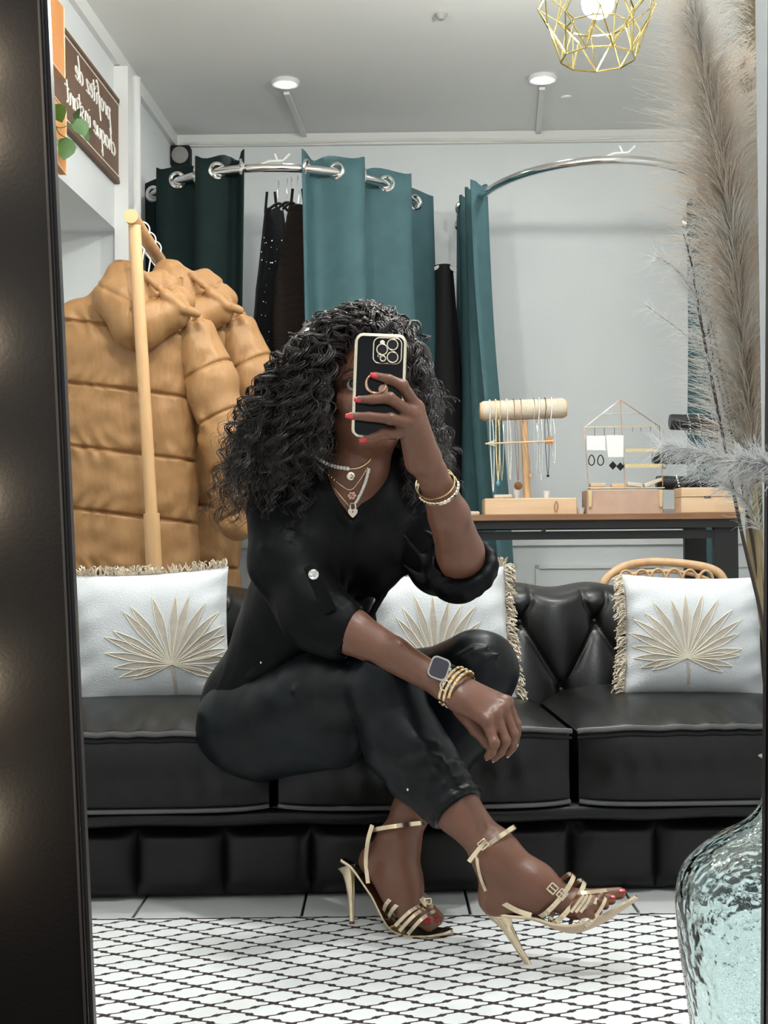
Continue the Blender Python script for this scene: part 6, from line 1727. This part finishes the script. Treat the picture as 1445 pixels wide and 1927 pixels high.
def vase_f(u, v):
    k = v * (2 * len(outer) - 1); i = int(round(k)); full = outer + inner_p[::-1]
    r, z = full[i]; a = 2 * math.pi * u
    wob = 1 + .018 * math.sin(3 * a + 9 * z) * math.sin(14 * z + a) + .010 * math.sin(5 * a - 22 * z)
    return Vector((vb.x + r * wob * math.cos(a), vb.y + r * wob * math.sin(a), z))
vase = thing('glass_vase', (vb.x, vb.y, 0), 'large wavy aqua glass vase on the floor at the right', 'vase')
mb = MB(); mb.grid(vase_f, 72, 2 * len(outer), wrap_u=True)
n_ = 2 * len(outer); mb.f.append(tuple(i * n_ for i in range(72))); mb.f.append(tuple(i * n_ + n_ - 1 for i in reversed(range(72))))
mb.build('glass', 'aqua_glass', vase, angle=180)

mat('pampas_cream', (0.96, 0.93, 0.88), 0.9, sheen=0.3, color2=(0.92, 0.83, 0.73), vscale=18)
mat('pampas_tan', (0.62, 0.50, 0.34), 0.9, sheen=0.3, color2=(0.50, 0.40, 0.22), vscale=18)
mat('pampas_white', (0.97, 0.97, 0.96), 0.9, sheen=0.3)
mat('stem_tan', (0.58, 0.45, 0.26), 0.6, var=.2, vscale=30); mat('stem_dark', (0.10, 0.075, 0.06), 0.6)
mat('stem_green', (0.16, 0.16, 0.06), 0.6, var=.3, vscale=30)
for nm in ('pampas_cream', 'pampas_tan', 'pampas_white'):
    nt = MATS[nm].node_tree; b = nt.nodes['Principled BSDF']; tr = nt.nodes.new('ShaderNodeBsdfTranslucent'); mx = nt.nodes.new('ShaderNodeMixShader'); mx.inputs[0].default_value = .5
    src = b.inputs['Base Color']
    if src.links: nt.links.new(src.links[0].from_socket, tr.inputs['Color'])
    else: tr.inputs['Color'].default_value = src.default_value
    nt.links.new(b.outputs[0], mx.inputs[1]); nt.links.new(tr.outputs[0], mx.inputs[2]); nt.links.new(mx.outputs[0], nt.nodes['Material Output'].inputs['Surface'])
neck_p = Vector((vb.x, vb.y, vz(1440)))
def stem_from_vase(pts): return [Vector((vb.x + .02 * math.sin(len(pts)), vb.y, .04)), neck_p + Vector((-.01, 0, 0))] + pts
def plume(axis, n, lens, spread, m, parent, name, seed, seg=7, r=.00055, t0=0.0, droop=.25):
    rg = np.random.default_rng(seed); ax = np.array([tuple(p) for p in catmull(axis, 14)])
    L = np.concatenate([[0], np.cumsum(np.linalg.norm(np.diff(ax, axis=0), axis=1))]); T = np.gradient(ax, axis=0); T /= np.linalg.norm(T, axis=1, keepdims=True)
    q = t0 + (1 - t0) * rg.uniform(0, 1, n) ** .9
    P0 = np.stack([np.interp(q * L[-1], L, ax[:, k]) for k in range(3)], 1); T0 = np.stack([np.interp(q * L[-1], L, T[:, k]) for k in range(3)], 1)
    rad = rg.normal(size=(n, 3)); rad -= T0 * (rad * T0).sum(1, keepdims=True); rad /= np.linalg.norm(rad, axis=1, keepdims=True)
    ln = np.interp(q, np.linspace(0, 1, len(lens)), lens) * rg.uniform(.55, 1.15, n); sp = spread * rg.uniform(.5, 1.4, n)
    t = np.linspace(0, 1, seg)
    D0 = T0 + rad * sp[:, None]; D0 /= np.linalg.norm(D0, axis=1, keepdims=True)
    wig = rg.normal(size=(n, 3)) * .16
    path = P0[:, None, :] + D0[:, None, :] * (ln[:, None] * t[None, :])[..., None] + (rad * .30 + wig + np.array([0, 0, -droop]))[:, None, :] * (ln[:, None] * (t ** 2)[None, :])[..., None]
    path += (rg.normal(size=(n, seg, 3)) * (.0011 * t)[None, :, None])
    rr = r * (1 - .8 * t)[None, :] * rg.uniform(.7, 1.3, n)[:, None]
    o = strands(name, path, rr, m, parent, 3); tag(o, kind='stuff'); return o
specs = [
    ('tall cream pampas plume in the vase, its tip under the pendant lamp', [(1428, 1080), (1412, 800), (1378, 450), (1330, 150), (1300, 0)], VD, 'pampas_cream', 'stem_tan', 5200, [.04, .07, .085, .09, .07, .035], .70, 11, .12),
    ('broad cream pampas plume close to the mirror frame', [(1452, 1000), (1448, 700), (1436, 420), (1418, 240), (1400, 120)], VD + .05, 'pampas_cream', 'stem_tan', 3600, [.045, .065, .075, .07, .035], .6, 12, .05),
    ('olive tan pampas plume at the top right edge', [(1450, 800), (1452, 500), (1446, 220), (1430, 40), (1415, -60)], VD + .10, 'pampas_tan', 'stem_green', 1700, [.05, .07, .08, .06, .04], .45, 13, .2),
]
for lab, ax, d_, m, ms_, n, lens, spd, sd, t0 in specs:
    pts = [P(x, y, d_) for x, y in ax]
    t = thing('pampas_stem', Vector((vb.x, vb.y, .04)), lab, 'pampas grass', 'pampas stems in the glass vase')
    MB().tube(catmull(stem_from_vase(pts), 8), [.0035, .0035, .0032, .003, .0026, .0018, .0008], 7).build('stalk', ms_, t)
    plume(pts, n, lens, spd, m, t, 'plume', sd, t0=t0)
# dark fine-leaved stems and side sprays
fr_specs = [
    ('dark feathery stem leaning farthest left out of the vase', [(1440, 1200), (1395, 1000), (1352, 780), (1316, 590), (1302, 500), (1286, 440)], VD - .02, 330, .030, 21),
    ('dark feathery stem between the two leaning left in the vase', [(1440, 1180), (1405, 960), (1372, 800), (1345, 690), (1330, 600)], VD, 230, .026, 22),
    ('dark feathery stem nearest the pampas plume base', [(1440, 1150), (1412, 960), (1390, 820), (1372, 720)], VD + .02, 200, .024, 23)]
for lab, ax, d_, n, ln, sd in fr_specs:
    pts = [P(x, y, d_) for x, y in ax]; t = thing('feather_stem', Vector((vb.x, vb.y, .04)), lab, 'dried grass', 'dark feathery stems in the glass vase')
    MB().tube(catmull(stem_from_vase(pts), 8), [.0025, .0022, .0018, .0014, .0006], 6).build('stalk', 'stem_dark', t)
    plume(pts, n, [ln * .5, ln, ln, ln * .7], 1.1, 'pampas_white', t, 'barbs', sd, r=.00045, t0=.35, droop=.1)
sp_specs = [
    ('pale wispy spray reaching left across the bracelet stand', [(1432, 905), (1380, 872), (1310, 848), (1245, 838)], VD - .04, 420, .032, 31),
    ('faint pale spray pointing up-left against the wall', [(1400, 760), (1350, 690), (1300, 638), (1216, 575)], VD - .01, 150, .024, 32),
    ('pale downward spray in front of the wooden box', [(1436, 1010), (1400, 940), (1350, 905), (1300, 880)], VD - .03, 260, .026, 33),
    ('short pale spray at the top of the dark feathery stems', [(1345, 640), (1310, 560), (1270, 505), (1235, 485)], VD, 200, .030, 34)]
for lab, ax, d_, n, ln, sd in sp_specs:
    pts = [P(x, y, d_) for x, y in ax]; t = thing('grass_spray', Vector((vb.x, vb.y, .04)), lab, 'dried grass', 'pale wispy sprays in the glass vase')
    MB().tube(catmull([Vector((vb.x, vb.y, .04)), neck_p, P(1445, 1150, d_)] + pts, 8), [.0022, .0016, .0010, .0004], 6).build('stalk', 'stem_tan', t)
    plume(pts, n, [ln, ln, ln * .8], .8, 'pampas_white', t, 'barbs', sd, r=.00040, t0=.05, droop=.15)
# broad dry blades standing in the vase
for i, (ax, m) in enumerate((([(1447, 1250), (1436, 1080), (1424, 930), (1418, 860)], 'stem_green'), ([(1450, 1230), (1442, 1060), (1436, 900), (1432, 780)], 'stem_green'), ([(1446, 1230), (1428, 1100), (1412, 1010), (1404, 960)], 'stem_tan'))):
    pts = [P(x, y, VD + .02 * i) for x, y in ax]
    mb = MB(); mb.tube(catmull(stem_from_vase(pts), 8), [.004, .005, .006, .006, .001], 8, flat=(FWD, .3))
    tag(mb.build('dried_reed', m, at=(vb.x, vb.y, .04)), ['broad olive blade leaning left in the vase', 'broad olive blade standing closest to the mirror frame', 'short tan blade low in the vase bunch'][i], 'dried grass', 'broad dry blades in the vase')
# a frond on this side of the mirror, in front of its right edge
ED = .97; pts = [P(1530, 905, ED), P(1480, 886, ED), P(1440, 874, ED), P(1395, 866, ED)]
fd = thing('white_frond', Vector((P(1560, 900, ED).x, ED, 0)), 'fluffy white frond in front of the right mirror edge', 'dried grass')
MB().tube(catmull([Vector((P(1600, 900, ED).x, ED, 0)), P(1590, 1300, ED), P(1565, 950, ED)] + pts, 8), [.003, .0028, .0022, .0008], 7).build('stalk', 'stem_tan', fd)
plume(pts, 460, [.018, .020, .022, .017], .7, 'pampas_white', fd, 'plume', 41, r=.0005, droop=.2)
